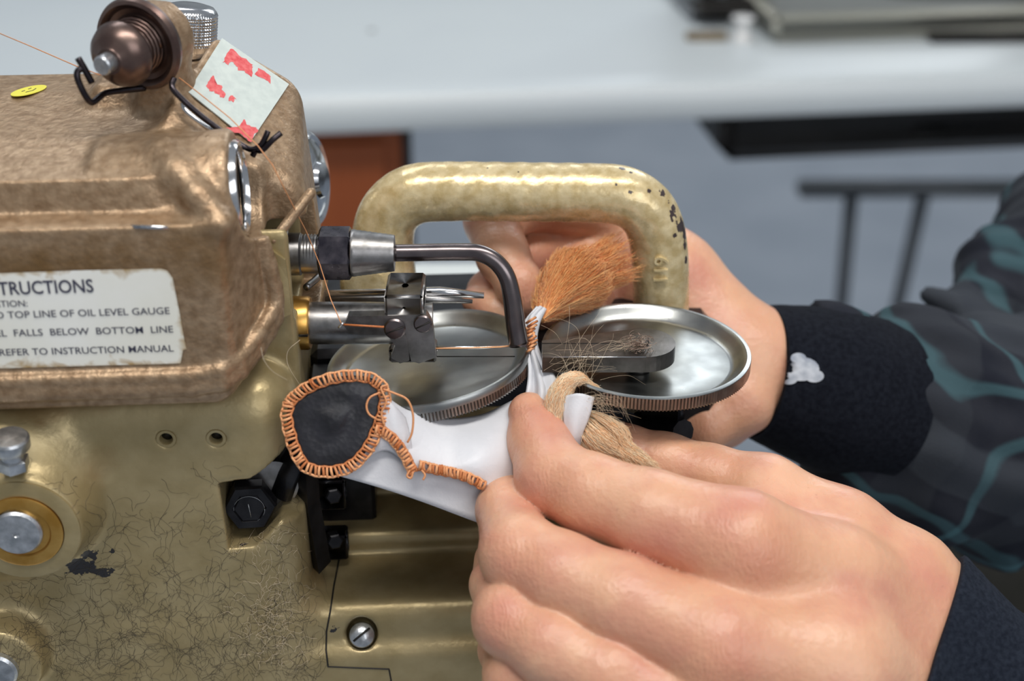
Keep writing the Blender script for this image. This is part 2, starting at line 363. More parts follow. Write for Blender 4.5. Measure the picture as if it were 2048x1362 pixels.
def textmesh(body, size, origin, right, up, m, name, parent, off=0, depth=.0, sx=1., align='LEFT', spacing=1.):
    c = bpy.data.curves.new('t', 'FONT'); c.body = body; c.size = size; c.offset = off; c.align_x = align; c.extrude = depth; c.space_character = spacing; c.resolution_u = 3
    o = bpy.data.objects.new('t', c); COL.objects.link(o); dg = bpy.context.evaluated_depsgraph_get(); me = bpy.data.meshes.new_from_object(o.evaluated_get(dg))
    v = np.array([x.co[:] for x in me.vertices]); f = [tuple(p.vertices) for p in me.polygons]; bpy.data.objects.remove(o); bpy.data.meshes.remove(me)
    right = np.array(right, float); up = np.array(up, float); right /= np.linalg.norm(right); up /= np.linalg.norm(up); n = np.cross(right, up)
    W = np.asarray(origin)+np.outer(v[:, 0]*sx, right)+np.outer(v[:, 1], up)+np.outer(v[:, 2], n)
    return mk(name, W, f, m, parent, smooth=False)
# ------------------------------------------------------------------ far white table with an ordinary sewing machine
A7 = math.radians(7); R7 = np.array([[math.cos(A7), -math.sin(A7), 0], [math.sin(A7), math.cos(A7), 0], [0, 0, 1]]); T0 = np.array([-156., 685., 0])
def TW(v): return np.asarray(v, float) @ R7.T + T0
def TB(lo, hi, bev=1): v, f = box(lo, hi, bev); return TW(v), f
M['tabletop'] = mat('white_laminate', (.60, .65, .68), (.64, .69, .71), 4, .32)
M['tabletop2'] = mat('white_laminate_near', (.72, .76, .75), rough=.35)
M['legm'] = mat('grey_steel_leg', (.16, .17, .18), rough=.45, metal=.5)
M['beige'] = mat('beige_machine_enamel', (.36, .36, .31), (.40, .40, .35), 10, .4)
M['drk'] = mat('dark_iron', (.022, .018, .016), (.042, .036, .032), 20, .5)
M['wood'] = mat('orange_brown_wood', (.34, .085, .02), (.26, .055, .012), 14, .5, stretch=(1, 1, .15))
t = empty('worktable', TW((400, 300, FLZ)), 'long white worktable behind, carrying the beige sewing machine', 'table')
v = []; prof = [(0, -166), (1.5, -160), (6, -154), (14, -151.5), (26, -150), (640, -150), (640, -182), (10, -182), (3, -180), (0, -174)]
vv = np.array([(x, y, z) for x in (-900, 1700) for y, z in prof]); n = len(prof)
ff = [tuple(range(n)), tuple(range(2*n-1, n-1, -1))]+[(i, n+i, n+(i+1) % n, (i+1) % n) for i in range(n)]
mk('tabletop', TW(vv), ff, M['tabletop'], t, smooth='auto')
for x, y in ((-800, 60), (-800, 580), (1600, 60), (1600, 580)): v, f = TB((x, y, FLZ), (x+40, y+40, -182)); mk('leg', v, f, M['legm'], t, smooth=False)
q0 = (PZw(1385, 50, -150)-T0) @ R7; bx, by = q0[0], q0[1]-22
s = empty('sewing_machine', TW((bx+200, by+90, -150)), 'beige flatbed sewing machine standing on the long white table behind', 'sewing machine')
v, f = TB((bx+50, by-48, -149.5), (bx+470, by+170, -126), 5); mk('bed', v, f, M['beige'], s)
v, f = TB((bx, by+30, -149.5), (bx+64, by+150, -141), 1); mk('slide_plate', v, f, M['zinc'], s)
v, f = TB((bx+4, by+40, -128), (bx+78, by+120, 60), 10); mk('head', v, f, M['beige'], s)
v, f = TB((bx+60, by+45, 10), (bx+430, by+115, 80), 14); mk('arm', v, f, M['beige'], s)
v, f = TB((bx+330, by+35, -130), (bx+430, by+125, 70), 12); mk('pillar', v, f, M['beige'], s)
v, f = lathe([(3, -10), (4, 0)], TW((bx+40, by+60, -128)), (0, 0, 1), 12); mk('presser_bar', v, f, M['chrome'], s)
v, f = TB((bx+2, by+8, -140), (bx+90, by+34, -130), 2); mk('foot_and_gap_shadow', v, f, M['drk'], s)  # one dark bar for the foot and the shadow in the plate gap
v, f = lathe([(38, 0), (44, 3), (46, 12), (40, 26), (12, 30)], TW((bx+430, by+80, 40)), R7 @ np.array([1, 0, 0]), 48); mk('handwheel', v, f, M['beige'], s)
q = PZw(1412, 78, -150)
v, f = box((q[0]-17, q[1]-8, -150), (q[0]+17, q[1]+4, -144), 1.5); mk('wooden_piece', v, f, mat('tan_wood', (.42, .32, .20), rough=.6), label='small tan piece of wood lying before the beige sewing machine', cat='scrap')
q = PZw(1483, 82, -150); o = q; v, f = lathe([(9, 0), (9.5, 1.5), (6, 2.5), (6, 17), (9.5, 18), (9, 20)], o, (0, 0, 1), 32); mk('thread_spool', v, f, mat('white_spool', (.8, .8, .8), rough=.5), label='small white thread spool standing beside the tan piece of wood', cat='spool')
q = PZw(1960, 84, -150)
v, f = box((q[0]-42, q[1]-6, -150), (q[0]+90, q[1]+10, -143), 2); mk('scissors_case', v, f, M['drk'], label='flat black object lying at the right on the long white table', cat='case')
q = PYw(744, 70, 1000); v, f = lathe([(3, 0), (3, 1.2), (1, 1.6)], PZw(744, 62, -150), (0, 0, 1), 16); mk('button', v, f, mat('grey_button', (.3, .31, .31), rough=.5), label='tiny grey button lying on the bare part of the long white table', cat='button')
v, f = TB((-260, 40, FLZ), (76, 420, -186), 3); c0 = empty('cabinet', TW((-90, 230, FLZ)), 'orange brown wooden cabinet under the long white table', 'cabinet')
mk('body', v, f, M['wood'], c0, smooth=False)
v, f = TB((-250, 34, FLZ+60), (62, 41, -200), 2); mk('door', v, f, M['wood'], c0, smooth=False)
v, f = TB((77, 44, FLZ), (84, 420, -186), 1); mk('side_panel', v, f, M['drk'], c0, smooth=False)
mo = empty('motor', TW((420, 120, -300)), 'black motor and oil pan hanging under the long white table', 'motor')
for args in (((335, 60, -240), (700, 200, -184), 14), ((640, 50, -262), (900, 200, -184), 14)): v, f = TB(*args); mk('housing' if args[0][0] == 330 else 'oil_pan', v, f, M['drk'], mo)
st = empty('foot_stool', (0, 0, 0), 'low dark metal stand with a flat top standing on the grey floor', 'stand')
a = PYw(1600, 385, 1500); b = PYw(1905, 385, 1500)
st.location = ((a[0]+b[0])/2*.001, 1.55, FLZ*.001)
v, f = box((a[0], 1500, a[2]-9), (b[0]+150, 1530, a[2]+9), 3); mk('top', v, f, M['legm'], st)
for x, dx in ((PYw(1705, 420, 1500)[0], 8), (PYw(1850, 420, 1500)[0], -30)):
    for y in (1515,): v, f = sweep([(x, y, a[2]), (x+dx, y, FLZ)], 10, 8); mk('leg', v, f, M['legm'], st)
# ------------------------------------------------------------------ near table carrying the fur machine
NT = -150.
nt = empty('machine_table', (-150, 150, FLZ), 'small white laminate table that the gold fur sewing machine stands on', 'table')
v, f = box((-520, -75, NT-28), (74, 392, NT), 6); mk('tabletop', v, f, M['tabletop2'], nt, smooth='auto')
for x in (-500, 30):
    for y in (-60, 350): v, f = box((x, y, FLZ), (x+30, y+30, NT-28), 2); mk('leg', v, f, M['legm'], nt, smooth=False)
# ------------------------------------------------------------------ the fur sewing machine
FM = empty('fur_sewing_machine', (-60, 10, NT), 'worn gold and brown fur sewing machine with two steel feeding discs', 'sewing machine')
def mm(name, vf, m, parent=FM, **k): return mk(name, toW(vf[0]), vf[1], m, parent, **k)      # machine frame
def mw(name, vf, m, parent=FM, **k): return mk(name, vf[0], vf[1], m, parent, **k)           # world frame
# --- upper cover casting
V = Vol((-168, -46, -4), (-40, 58, 84), .62)
S_, X_ = V.full()
l1 = [(-38, 3), (-38, 40.5), (-37.6, 46.6), (-31, 47.8), (-5, 49), (40, 51), (40, 3)]
l2 = [(-31.3, 40), (-31.2, 49.5), (-30.0, 54.6), (-10, 57.3), (20, 58.8), (40, 57.5), (40, 40)]
p1 = poly2(l1, X_[1][0], X_[2][0])[None]; p2 = poly2(l2, X_[1][0], X_[2][0])[None]
xo = poly2([(-230, 3), (-66, 3), (-57, 8), (-53.5, 17), (-53, 24), (-55, 34), (-57, 60), (-230, 60)], X_[0][:, 0], X_[2][0])[:, None, :]
ch = (X_[0]+62)*.93+(X_[1]+38)*-.37*1.0
A = smax(smax(p1, xo, 2.), ch*1.0, 3.); V.uni(lambda *a: A, 0.01)
B = smax(p2, (X_[0]+75)*.92-(X_[1]+30)*.25, 3.5); V.uni(lambda *a: B, 1.)
def tubem(pts, r, k): 
    for a, b in zip(pts[:-1], pts[1:]): V.cap(a, b, r, r, k)
rim = [PY(-90, 768, -39), PY(380, 753, -39), PY(440, 742, -38.5), PY(478, 718, -35), PY(512, 676, -30), PY(535, 640, -25), PY(549, 612, -22), PY(549, 575, -21), PY(538, 530, -21), PY(524, 480, -21)]
for dz in (0, -2.2, -3.6): tubem([p+np.array([0, .6, dz]) for p in rim], 1.7, .8)
bc = PY(476, 378, -19)
V.uni(f_cyl(bc+np.array([-30, 1, -1.5]), (1, .0, .05), 30, 12.4, 1.6, 13.2), 3)
V.sub(f_cyl(bc+np.array([-9, 0, 0]), (1, .0, .05), 12, 9.6, .3), .8)
V.sub(f_cyl(bc+np.array([.2, 0, 0]), (1, .0, .05), 14, 11.1, .3), .8)
tubem([PY(325, 300, -22), PY(352, 340, -27), PY(395, 392, -32), PY(448, 446, -35.6)], 1.3, 5)
# column with the sticker
L_, T_, B_ = PY(375, 185, 2), PY(443, 78, 22), PY(500, 285, -2)
n1 = np.cross(B_-L_, T_-L_); n1 /= np.linalg.norm(n1)
if n1[2] < 0: n1 = -n1
def plane_hit(px, py): r = ray(px, py) @ RM; return CAMm+r*(((L_-CAMm)@n1)/(r@n1))
R_ = plane_hit(577, 170)
ra, rb = PY(598, 190, 15), PY(636, 450, 15); e = rb-ra; nr_ = np.array([-e[2], 0, e[0]]); nr_ /= np.linalg.norm(nr_)
if nr_[0] < 0: nr_ = -nr_
lt = np.cross(T_-L_, n1); lt /= np.linalg.norm(lt)
if lt[0] < 0: lt = -lt
zk = PY(400, 112, 32)[2]
V.uni(f_box((-96, 8, 10), (-77, 42, zk), 3), 6); V.uni(f_box((-94, 20, 10), (-66, 42, zk), 2.5), 2)
def colf(X, Y, Z):
    a = (X-L_[0])*n1[0]+(Y-L_[1])*n1[1]+(Z-L_[2])*n1[2]+.35
    b = (X-ra[0])*nr_[0]+(Z-ra[2])*nr_[2]
    d = smax(a, b, 3.5); d = smax(d, -(Y+7), 3); d = smax(d, Y-T_[1]-1.5, 2.5); d = smax(d, -((X-L_[0])*lt[0]+(Y-L_[1])*lt[1]+(Z-L_[2])*lt[2]+1.6), 1.5); return smax(d, -(Z-6), 1)
V.uni(colf, 3.)
tube_c = dirv(-.36, -.52, -.85); td = PY(272, 92, -3)
tdm = tube_c @ RM                                # same direction in the machine frame
V.uni(f_cyl(td-tdm*12, tdm, 9.5, 7.5, 1), 2); V.cap(td-tdm*8+np.array([2, 1, -2]), np.array([td[0]+3, td[1]+9, 56]), 5.5, 6.5, 3)
tubem([PY(622, 385, -10), PY(548, 480, -17)], 1.2, 1)
V.sub(f_box((-61.5, -16.5, 11), (-40, 12, 35), 1.5), 1)
cv, cf = V.mesh()
stain = g_attr(cv, [((x, -38, 38), 6, .7) for x in range(-160, -60, 6)]+[((-70, -38, 20), 7, .35), ((-62, -34, 14), 8, .3)])
chip = g_attr(cv, [(PY(300, 455, -37), 1.2, .5), (PY(195, 470, -37), 1.8, .42)])
mm('upper_cover', (cv, cf), M['cover'], attr=dict(stain=stain, chip=chip), label='brown hammered metallic cover')
mm('bare_metal_mark', prism([PY(262, 449, -37.6), PY(335, 452, -37.4), PY(338, 458, -37.6), PY(270, 456, -37.8)], (0, -1, 0), .25), M['chrome'])
# sight glass
axg = np.array([1, .0, .05]); axg /= np.linalg.norm(axg)
mm('sight_glass_ring', lathe([(9.3, -1.2), (9.2, .2), (9.6, 1.0), (10.4, 1.0), (10.9, .2), (10.9, -2)], bc+axg*.3, axg, 64, None, False), M['chrome'], smooth='auto')
mm('sight_glass_seat', lathe([(9.0, -5), (9.2, -1)], bc, axg, 48, None, False), M['black'])
mm('sight_glass', lathe([(9.3, 0), (6, .5), (.2, .6)], bc-axg*5.5, axg, 48), M['glass'])
# --- stickers
def onface(px, py, y=-38.25): return PY(px, py, y)
st_ = [onface(-150, 552), onface(150, 541), onface(322, 537), onface(334, 541), onface(345, 556), onface(352, 590), onface(360, 630), onface(369, 682), onface(373, 698), onface(366, 700), onface(361, 727), onface(200, 731), onface(-150, 741)]
g = np.array(st_); cx = g.mean(0); vv = [cx]+[g[i]*(1-k)+g[(i+1) % len(g)]*k for i in range(len(g)) for k in np.linspace(0, 1, 12, endpoint=False)]
vv = np.array(vv); nn = len(vv)-1; ring2 = cx+(vv[1:]-cx)*.86; ring3 = cx+(vv[1:]-cx)*.6
vv = np.concatenate([vv, ring2, ring3]); ff = []
for i in range(nn): j = (i+1) % nn; ff += [(1+i, 1+j, 1+nn+j, 1+nn+i), (1+nn+i, 1+nn+j, 1+2*nn+j, 1+2*nn+i), (1+2*nn+i, 1+2*nn+j, 0)]
att = np.concatenate([[0], np.full(nn, .62), np.full(nn, .28), np.full(nn, .05)])+g_attr(vv, [(onface(45, 720), 1.2, .45), (onface(230, 700), 1.2, .45), (onface(60, 640), .8, .4), (onface(245, 560), 1, .45), (onface(105, 550), 1, .3)])
LB = mm('instruction_label', (vv, ff), M['paper'], smooth=False, attr=dict(stain=att), label='ivory paper label with dark printed instructions')
xr = np.array([1, 0, 0.]); 
def tline(s, pxl, pxr, py, h_px, off=0.0, pyr=None):
    a, b = onface(pxl, py, -38.4), onface(pxr, py if pyr is None else pyr, -38.4); h = h_px*np.linalg.norm(onface(0, 600)-onface(0, 610))/10
    c = bpy.data.curves.new('t', 'FONT'); c.body = s; c.size = 1; ob = bpy.data.objects.new('t', c); COL.objects.link(ob); bpy.context.view_layer.update(); wd = ob.dimensions.x; bpy.data.objects.remove(ob)
    size = h/.69; L = np.linalg.norm(b-a); W1, W2 = toW(a), toW(b)
    textmesh(s, size, W1, W2-W1, (0, 0, 1), M['ink'], 'lettering', LB, off=off, sx=L/(wd*size))
tline('TRUCTIONS', -2, 187, 590, 25, .065, 584)
tline('LUBRICATION:', -80, 54, 616, 12.5, .012, 613)
tline('FILL OIL TO TOP LINE OF OIL LEVEL GAUGE', -112, 338, 640, 13.5, .012, 628)
tline('IF OIL LEVEL  FALLS  BELOW  BOTTOM  LINE', -112, 345, 676, 13.5, .012, 665)
tline('DETAILS. REFER TO INSTRUCTION MANUAL', -97, 346, 714, 13.5, .012, 703)
ST = mm('inspection_sticker', prism([L_+n1*.05, plane_hit(500, 285)+n1*.05, plane_hit(577, 170)+n1*.05, plane_hit(443, 78)+n1*.05], n1, .3), M['greysticker'], smooth=False, label='pale grey square sticker with faded red marks')
def z3(x, y): return (130+x*490/2022, y*330/1362)        # enlarged-view coordinates of the tension area
red = [[(1360, 410), (1400, 425), (1430, 470), (1500, 500), (1545, 545), (1548, 570), (1535, 640), (1490, 610), (1425, 580), (1400, 540), (1370, 520), (1340, 540), (1298, 525), (1320, 470)],
       [(1590, 575), (1640, 590), (1700, 640), (1690, 690), (1640, 660), (1560, 625)],
       [(1215, 635), (1245, 665), (1225, 690), (1290, 720), (1290, 755), (1325, 790), (1305, 825), (1265, 800), (1225, 760), (1190, 765), (1160, 720), (1185, 665)],
       [(1360, 795), (1385, 790), (1400, 820), (1385, 850), (1345, 840)],
       [(1330, 1058), (1430, 1060), (1440, 1030), (1480, 990), (1500, 1050), (1570, 1060), (1590, 1090), (1560, 1110), (1540, 1180), (1490, 1160), (1440, 1110), (1370, 1090)]]
for pl in red:
    # jagged worn outline
    q = []; k = 0
    for i in range(len(pl)):
        a, b = np.array(pl[i], float), np.array(pl[(i+1) % len(pl)], float)
        for t_ in (0, .33, .66): j = a*(1-t_)+b*t_; q.append(j+nr.normal(0, 5, 2))
    mm('red_mark', prism([plane_hit(*z3(*p))+n1*.37 for p in q], n1, .03), M['redink'], ST, smooth=False)
# yellow sticker on the sloping top (fitted to the casting's own surface)
from mathutils.bvhtree import BVHTree
bv = BVHTree.FromPolygons([Vector(x) for x in cv], [tuple(x) for x in cf.tolist()])
def hit(px, py):
    r = ray(px, py) @ RM; h = bv.ray_cast(Vector(CAMm), Vector(r)); return np.array(h[0]), np.array(h[1])
hy, hn = hit(58, 183); hn = hn if hn @ (CAMm-hy) > 0 else -hn; e1, _ = hit(90, 171); e1 = (e1-hy)*.9; e1 -= hn*(e1@hn); e2 = np.cross(hn, e1); e2 = e2/np.linalg.norm(e2)*np.linalg.norm(e1)*.5
oc = [hy+hn*.15+e1*math.cos(a)+e2*math.sin(a) for a in np.linspace(0, 2*math.pi, 40, endpoint=False)]
YS = mm('yellow_sticker', prism(oc, hn, .15), M['yellow'], smooth=False, label='small oval bright yellow sticker')
for a, b in (((-.3, .25), (-.1, .25)), ((.15, .25), (.35, .25)), ((-.35, -.2), (0, -.38)), ((0, -.38), (.35, -.2))):
    mm('dark_mark', sweep([hy+hn*.3+e1*a[0]+e2*a[1], hy+hn*.3+e1*b[0]+e2*b[1]], .12, 6), M['lint'], YS)
# --- thread tension assembly
TA = mm('tension_disc', lathe([(8.8, -3.2), (10.2, -2.6), (10.6, -1.2), (10.2, -.2), (9.4, .1), (8.6, -.6), (8.2, -1.2), (7.0, -1.4), (6.7, -.9), (6.2, -1.0), (5.6, -.7), (3, -.6)], td, tdm, 72), M['tension'], smooth='auto', label='brown plated tension disc with stepped rings')
sp = [td+tdm*(-.4+4.6*t_)+(frame(tdm)[0]*math.cos(t_*6*2*math.pi)+frame(tdm)[1]*math.sin(t_*6*2*math.pi))*(6.3-2.6*t_) for t_ in np.linspace(0, 1, 120)]
mm('tension_spring', sweep(sp, .48, 8), M['tension'], TA)
mm('tension_knob', lathe([(2.5, 3.2), (6.6, 3.9), (7.3, 4.8), (7.4, 5.6), (6.7, 7.6), (5.0, 9.4), (3.2, 10.1), (2.9, 10.5)], td, tdm, 64), M['tension'], smooth='auto', label='brown cone shaped thumb nut')
mm('tension_screw', lathe([(2.2, 8.5), (2.2, 13.2), (1.9, 13.6)], td, tdm, 24), M['zinc'], smooth='auto')
mm('screw_slot', box((-1, -.3, -.2), (1, .3, .2), .05), M['dark'], None) if False else None
kb = PY(377, 90, 32); ka = np.array([.13, 0.05, 1.0]); ka /= np.linalg.norm(ka)
def kn(th, r, h): return 1+.03*np.sin(th*30+h*4.4)*np.sin(th*30-h*4.4) if r > 6.2 and .8 < h < 8.3 else np.ones_like(th)
pr = [(4.5, -2.5), (4.5, -.8), (6.0, -.8), (6.4, .3)]+[(6.75, .8+k*.2) for k in range(38)]+[(6.6, 8.6), (5.9, 9.4), (4.2, 9.9), (.5, 10)]
KN = mm('knurled_knob', lathe(pr, kb, ka, 336, kn), M['chrome'], smooth='auto', label='silver knurled round knob')
def tw(px, py, y): return PY(px, py, y)
mm('wire_hook', sweep(cat([tw(156, 116, -13), tw(170, 140, -13), tw(184, 166, -13)], 5), .75, 10), M['wire'])
mm('wire_hook', sweep(cat([tw(164, 136, -13), tw(155, 144, -13.5), tw(156, 160, -14), tw(170, 190, -14), tw(183, 205, -13), tw(197, 196, -11), tw(212, 186, -8), tw(245, 181, -5), tw(290, 176, -2)], 6), .72, 10), M['wire'])
mm('wire_guide', sweep(cat([tw(349, 156, -6), tw(344, 170, -7), tw(352, 186, -8), tw(395, 226, -9), tw(450, 268, -10), tw(486, 292, -11), tw(505, 299, -12), tw(522, 290, -12), tw(532, 272, -11.5), tw(536, 262, -11)], 6), .68, 10), M['wire'])
mm('wire_guide', sweep(cat([tw(366, 205, -5), tw(372, 222, -6), tw(410, 252, -8), tw(450, 275, -9)], 6), .6, 10), M['chrome'])
mm('wire_hook', sweep(cat([tw(562, 266, -11), tw(545, 280, -12), tw(525, 300, -12.5), tw(512, 301, -12), tw(505, 312, -12)], 6), .68, 10), M['wire'])
# chrome wheel behind the column, facing right
hw = PY(630, 360, 42)
mm('side_wheel', lathe([(11, -7), (12.6, -6), (13, -4), (12.9, -1), (12, 0), (11, -.5), (10.2, -.3), (8, 1), (5, 1.4), (4.5, 2.6), (1, 2.8)], hw, (1, -.25, .12), 64), M['chrome'], smooth='auto', label='chrome ringed wheel on the side')
mm('side_wheel_shaft', lathe([(4, 0), (4, 22)], hw-np.array([24, -1, 3]), (1, -.1, .1), 24), M['steel'])
# --- lower body casting
V = Vol((-168, -50, NT), (62, 72, 42), .8)
V.uni(f_box((-260, -33, NT-20), (-50, 66, 5), 11), .01)
V.uni(f_box((-120, -18, -10), (-49.5, 44, 37), 2), 2)
V.uni(f_box((-260, -29, NT-20), (74, 90, -62), 4.5), 9)
V.uni(f_box((-260, -32, NT-20), (74, 90, -73), 3), 3)
V.uni(f_box((-52, -5, NT), (36, 90, -56), 3), 2)
V.uni(f_box((-52, 14, NT), (34, 90, -30), 3), 2)
bo = PY(45, 1060, -45)
V.uni(f_ell(PY(-10, 980, -33), (23, 11, 21)), 7); V.uni(f_cyl(bo+np.array([0, 14, 0]), (0, -1, 0), 14, 14.5, 1.2, 13.2), 5)
b2 = PY(-6, 1338, -42); V.uni(f_cyl(b2+np.array([0, 11, 0]), (0, -1, 0), 11, 11.5, 1.2, 10.5), 4)
V.sub(f_box((-61, -16, 13.5), (-40, 11, 40), 1.5), 1)
pk0, pk1 = PY(436, 1100, -33), PY(600, 945, -33)
pl = [PY(437, 968, -33), PY(500, 960, -33), PY(560, 920, -33), PY(600, 880, -33), PY(640, 880, -33), PY(640, 1060, -33), PY(560, 1050, -33), PY(510, 1095, -33), PY(458, 1100, -33)]
V.sub(lambda X, Y, Z: np.maximum(poly2([(p[0], p[2]) for p in pl], X, Z), Y+17), .3, ((pk0[0]-8, -50, pk0[2]-8), (-40, -14, pk1[2]+20)))
sc = PY(724, 1270, -28.5); V.sub(f_cyl(sc+np.array([0, 3, -2]), (0, -.75, .66), 12, 4.0, .4), .4)
h1, h2 = PY(332, 879, -33), PY(432, 878, -33)
for h_ in (h1, h2): V.sub(f_cyl(h_+np.array([0, 6, 0]), (0, -1, 0), 8, 2.0, .1), .1)
bv_, bf_ = V.mesh()
stain = g_attr(bv_, [(PY(px, 812, -33), 3.2, .5) for px in range(-200, 200, 22)]+[(PY(200, 930, -36), 5, .45), (PY(78, 848, -33), 1.6, .9), (PY(100, 1297, -33), 1.1, 1.2), (PY(540, 1200, -28), 9, .3), (PY(600, 1130, -20), 8, .5), (PY(160, 1000, -36), 5, .35)])
chip = g_attr(bv_, [(PY(160, 1132, -33), 3.4, .75), (PY(215, 1142, -33), 2.0, .62), (PY(190, 1143, -33), 2.0, .62), (PY(225, 1104, -33), 1.0, .6), (PY(180, 1108, -33), 2.6, .6), (PY(142, 1052, -40), .9, .8), (PY(490, 1094, -31), 1.6, .6), (PY(670, 1262, -29), 2.2, .48), (sc, 4.6, .45)])
mm('lower_body', (bv_, bf_), M['body'], attr=dict(stain=stain, chip=chip), label='olive gold painted cast body')
mm('bearing_flange', lathe([(12.9, -1), (12.9, .3), (12.2, .5), (9.4, .5), (9.2, 0)], bo, (0, -1, 0), 64), M['body'], smooth='auto')
mm('brass_bush', lathe([(9.2, -1), (9.2, .9), (8.6, 1.2), (6.6, 1.2), (6.2, .6)], bo, (0, -1, 0), 64), M['brass'], smooth='auto')
mm('shaft_end', lathe([(5.7, 0), (5.7, 1.2), (5.2, 1.8), (.8, 1.9), (.4, 1.2)], bo+np.array([-1, 0, 0]), (0, -1, 0), 48), M['zinc'], smooth='auto')
mm('shaft_end', lathe([(5.2, 0), (5.2, 1.4), (4.6, 2.0), (.3, 2.1)], b2, (0, -1, 0), 48), M['zinc'], smooth='auto')
nb = PY(28, 935, -44)
mm('oil_cap', lathe([(3.4, 0), (3.5, .2), (3.5, 2.6), (2.6, 3)], nb, (.05, -.1, 1), 6), M['zinc'], smooth=False)
mm('oil_cap_top', lathe([(2.6, 2.8), (2.6, 5), (3.9, 5.2), (4.3, 5.8), (4.3, 8.0), (3.9, 8.5), (.2, 8.9)], nb, (.05, -.1, 1), 40), M['zinc'], smooth='auto')
for h_ in (h1, h2):
    S = mm('screw_hole', lathe([(1.35, -5), (1.35, -.6), (1.6, -.1), (1.95, -.04), (2.25, -.06), (2.3, -.6)], h_+np.array([0, .05, 0]), (0, -1, 0), 32, None, False), M['body'], smooth='auto')
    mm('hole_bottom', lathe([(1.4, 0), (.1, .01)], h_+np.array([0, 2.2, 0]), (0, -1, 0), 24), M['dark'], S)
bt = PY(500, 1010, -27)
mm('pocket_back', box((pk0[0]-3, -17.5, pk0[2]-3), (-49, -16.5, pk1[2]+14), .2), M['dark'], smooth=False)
BT = mm('hex_bolt', lathe([(6.3, -2.8), (6.5, -2.4), (6.5, 1.2), (6.0, 1.9), (4.1, 2.0), (3.9, 1.7), (3.6, 1.9), (.2, 1.95)], bt, (.05, -1, .1), 6), M['black'], smooth=False, label='black hexagonal bolt head')
mm('bolt_mark', sweep([bt+np.array([-.1, -2.05, 1.6]), bt+np.array([.3, -2.05, -2.2])], .12, 5), M['zinc'], BT)
mm('bolt_mark', sweep([bt+3.7*np.array([math.cos(a), -.53, math.sin(a)]) for a in np.linspace(0, 6.28, 30)], .07, 5), M['zinc'], BT)
wz = PY(538, 972, -21)
mm('washer', lathe([(5.6, -2), (6.8, -1.6), (6.8, 0), (6.2, .4), (5.9, .1), (.2, .1)], wz, (.28, -1, .1), 48), M['black'], smooth='auto')
mm('washer_rim', lathe([(5.9, .1), (6.75, .15), (6.8, .5), (6.0, .5)], wz+np.array([.5, 0, 0]), (.28, -1, .1), 48), M['steel'], smooth='auto')
mm('connecting_arm', sweep([PY(640, 820, -16), PY(600, 900, -18), PY(575, 945, -19), PY(560, 985, -20)], [4.5, 4.5, 4.6, 4.8], 20, 1, .6), M['black'])
mm('lever', sweep([PY(612, 900, -20), PY(618, 1000, -19), PY(640, 1125, -17)], [2.6, 2.7, 2.8], 4, 1, 1.6, up=(1, 0, 0)), M['black'], smooth=False)
mm('linkage', box(PY(640, 1010, -8)-[3, 3, 0], PY(690, 950, -8)+[0, 3, 0], .6), M['black'])
mm('linkage', box(PY(640, 1110, -8)-[3, 3, 0], PY(695, 1060, -8)+[0, 3, 0], .6), M['black'])
mm('linkage_screw', lathe([(2.2, 0), (2.2, 3), (1.8, 3.3)], PY(662, 985, -10), (.3, -1, .2), 6), M['black'], smooth=False)
mm('linkage_screw', lathe([(2.2, 0), (2.2, 3), (1.8, 3.3)], PY(665, 1075, -10), (.3, -1, .2), 6), M['black'], smooth=False)
mm('inner_frame', box((-50, 2, -60), (-34, 16, -15), 1), M['black'], smooth=False)  # frame backing coloured black to stand in for deep shade in the gap
mm('inner_frame', box((-50, 16, -60), (60, 66, -12), 2), M['black'], smooth=False)  # same black backing, carrying the shade under the discs
mm('seam', sweep([PY(692, 998, 13.8), PY(830, 997, 13.8), PY(960, 996, 13.8)], .3, 6), M['dark'])
sd = np.array([0, -.75, .66]); sq = sc+sd*.3
def slotmod(th, r, h): return np.ones_like(th)
mm('slotted_screw', lathe([(3.2, -2), (3.3, 0), (3.1, .8), (2.2, 1.5), (1.1, 1.85), (.1, 1.95)], sq, sd, 40), M['zinc'], smooth='auto')
u_, w__ , _ = frame(sd); a_ = (u_*.8+w__*.6); mm('screw_slot', sweep([sq+sd*1.7-a_*2.6, sq+sd*1.95, sq+sd*1.7+a_*2.6], .38, 4), M['dark'])
# side plate edge between cover and shafts
mm('side_plate_edge', prism([PY(541, 500, -19), PY(570, 520, -19), PY(576, 560, -19), PY(583, 628, -19), PY(556, 640, -20), PY(549, 600, -20)], (0, 1, 0), 3), M['body'], smooth=False)
mm('side_rib', box(PY(620, 640, -3)-[0, 0, 0], PY(640, 470, -3)+[0, 16, 6], .8), M['body']) if False else None

# --- nut, sleeve and bent tube over the disc (world frame)
AX = np.array([1, .02, -.01]); AX /= np.linalg.norm(AX)
def at0(px, y=0., py=506): return PYw(px, py, y)
c1 = at0(560); 
mw('bushing_shaft', lathe([(5.2, -9), (5.2, 2), (4.7, 2.4), (4.7, 9), (3.6, 9.4), (3.6, 16)], at0(585, 0, 508), AX, 48), M['steel'], smooth='auto')
mw('locking_nut', lathe([(5.9, -2), (6.0, 1.6), (5.3, 2)], at0(560, -1, 505), AX, 6), M['zinc'], smooth=False)
thr = []; 
for k in range(7): thr += [(4.15, k*.75), (4.65, k*.75+.35)]
mw('threaded_stud', lathe(thr, at0(602), AX, 48), M['steel'], smooth=False)
mw('hex_nut', lathe([(5.6, 0), (6.55, .6), (6.55, 7.4), (5.6, 8.1)], at0(638), AX, 6), M['blued'], smooth=False, label='blued steel hexagonal nut')
slv = [(5.6, 0)]+[(5.72-.08*k+(.07 if k % 2 else 0), .2+k*.62) for k in range(0, 16)]+[(4.4, 10.4), (2.6, 10.5)]
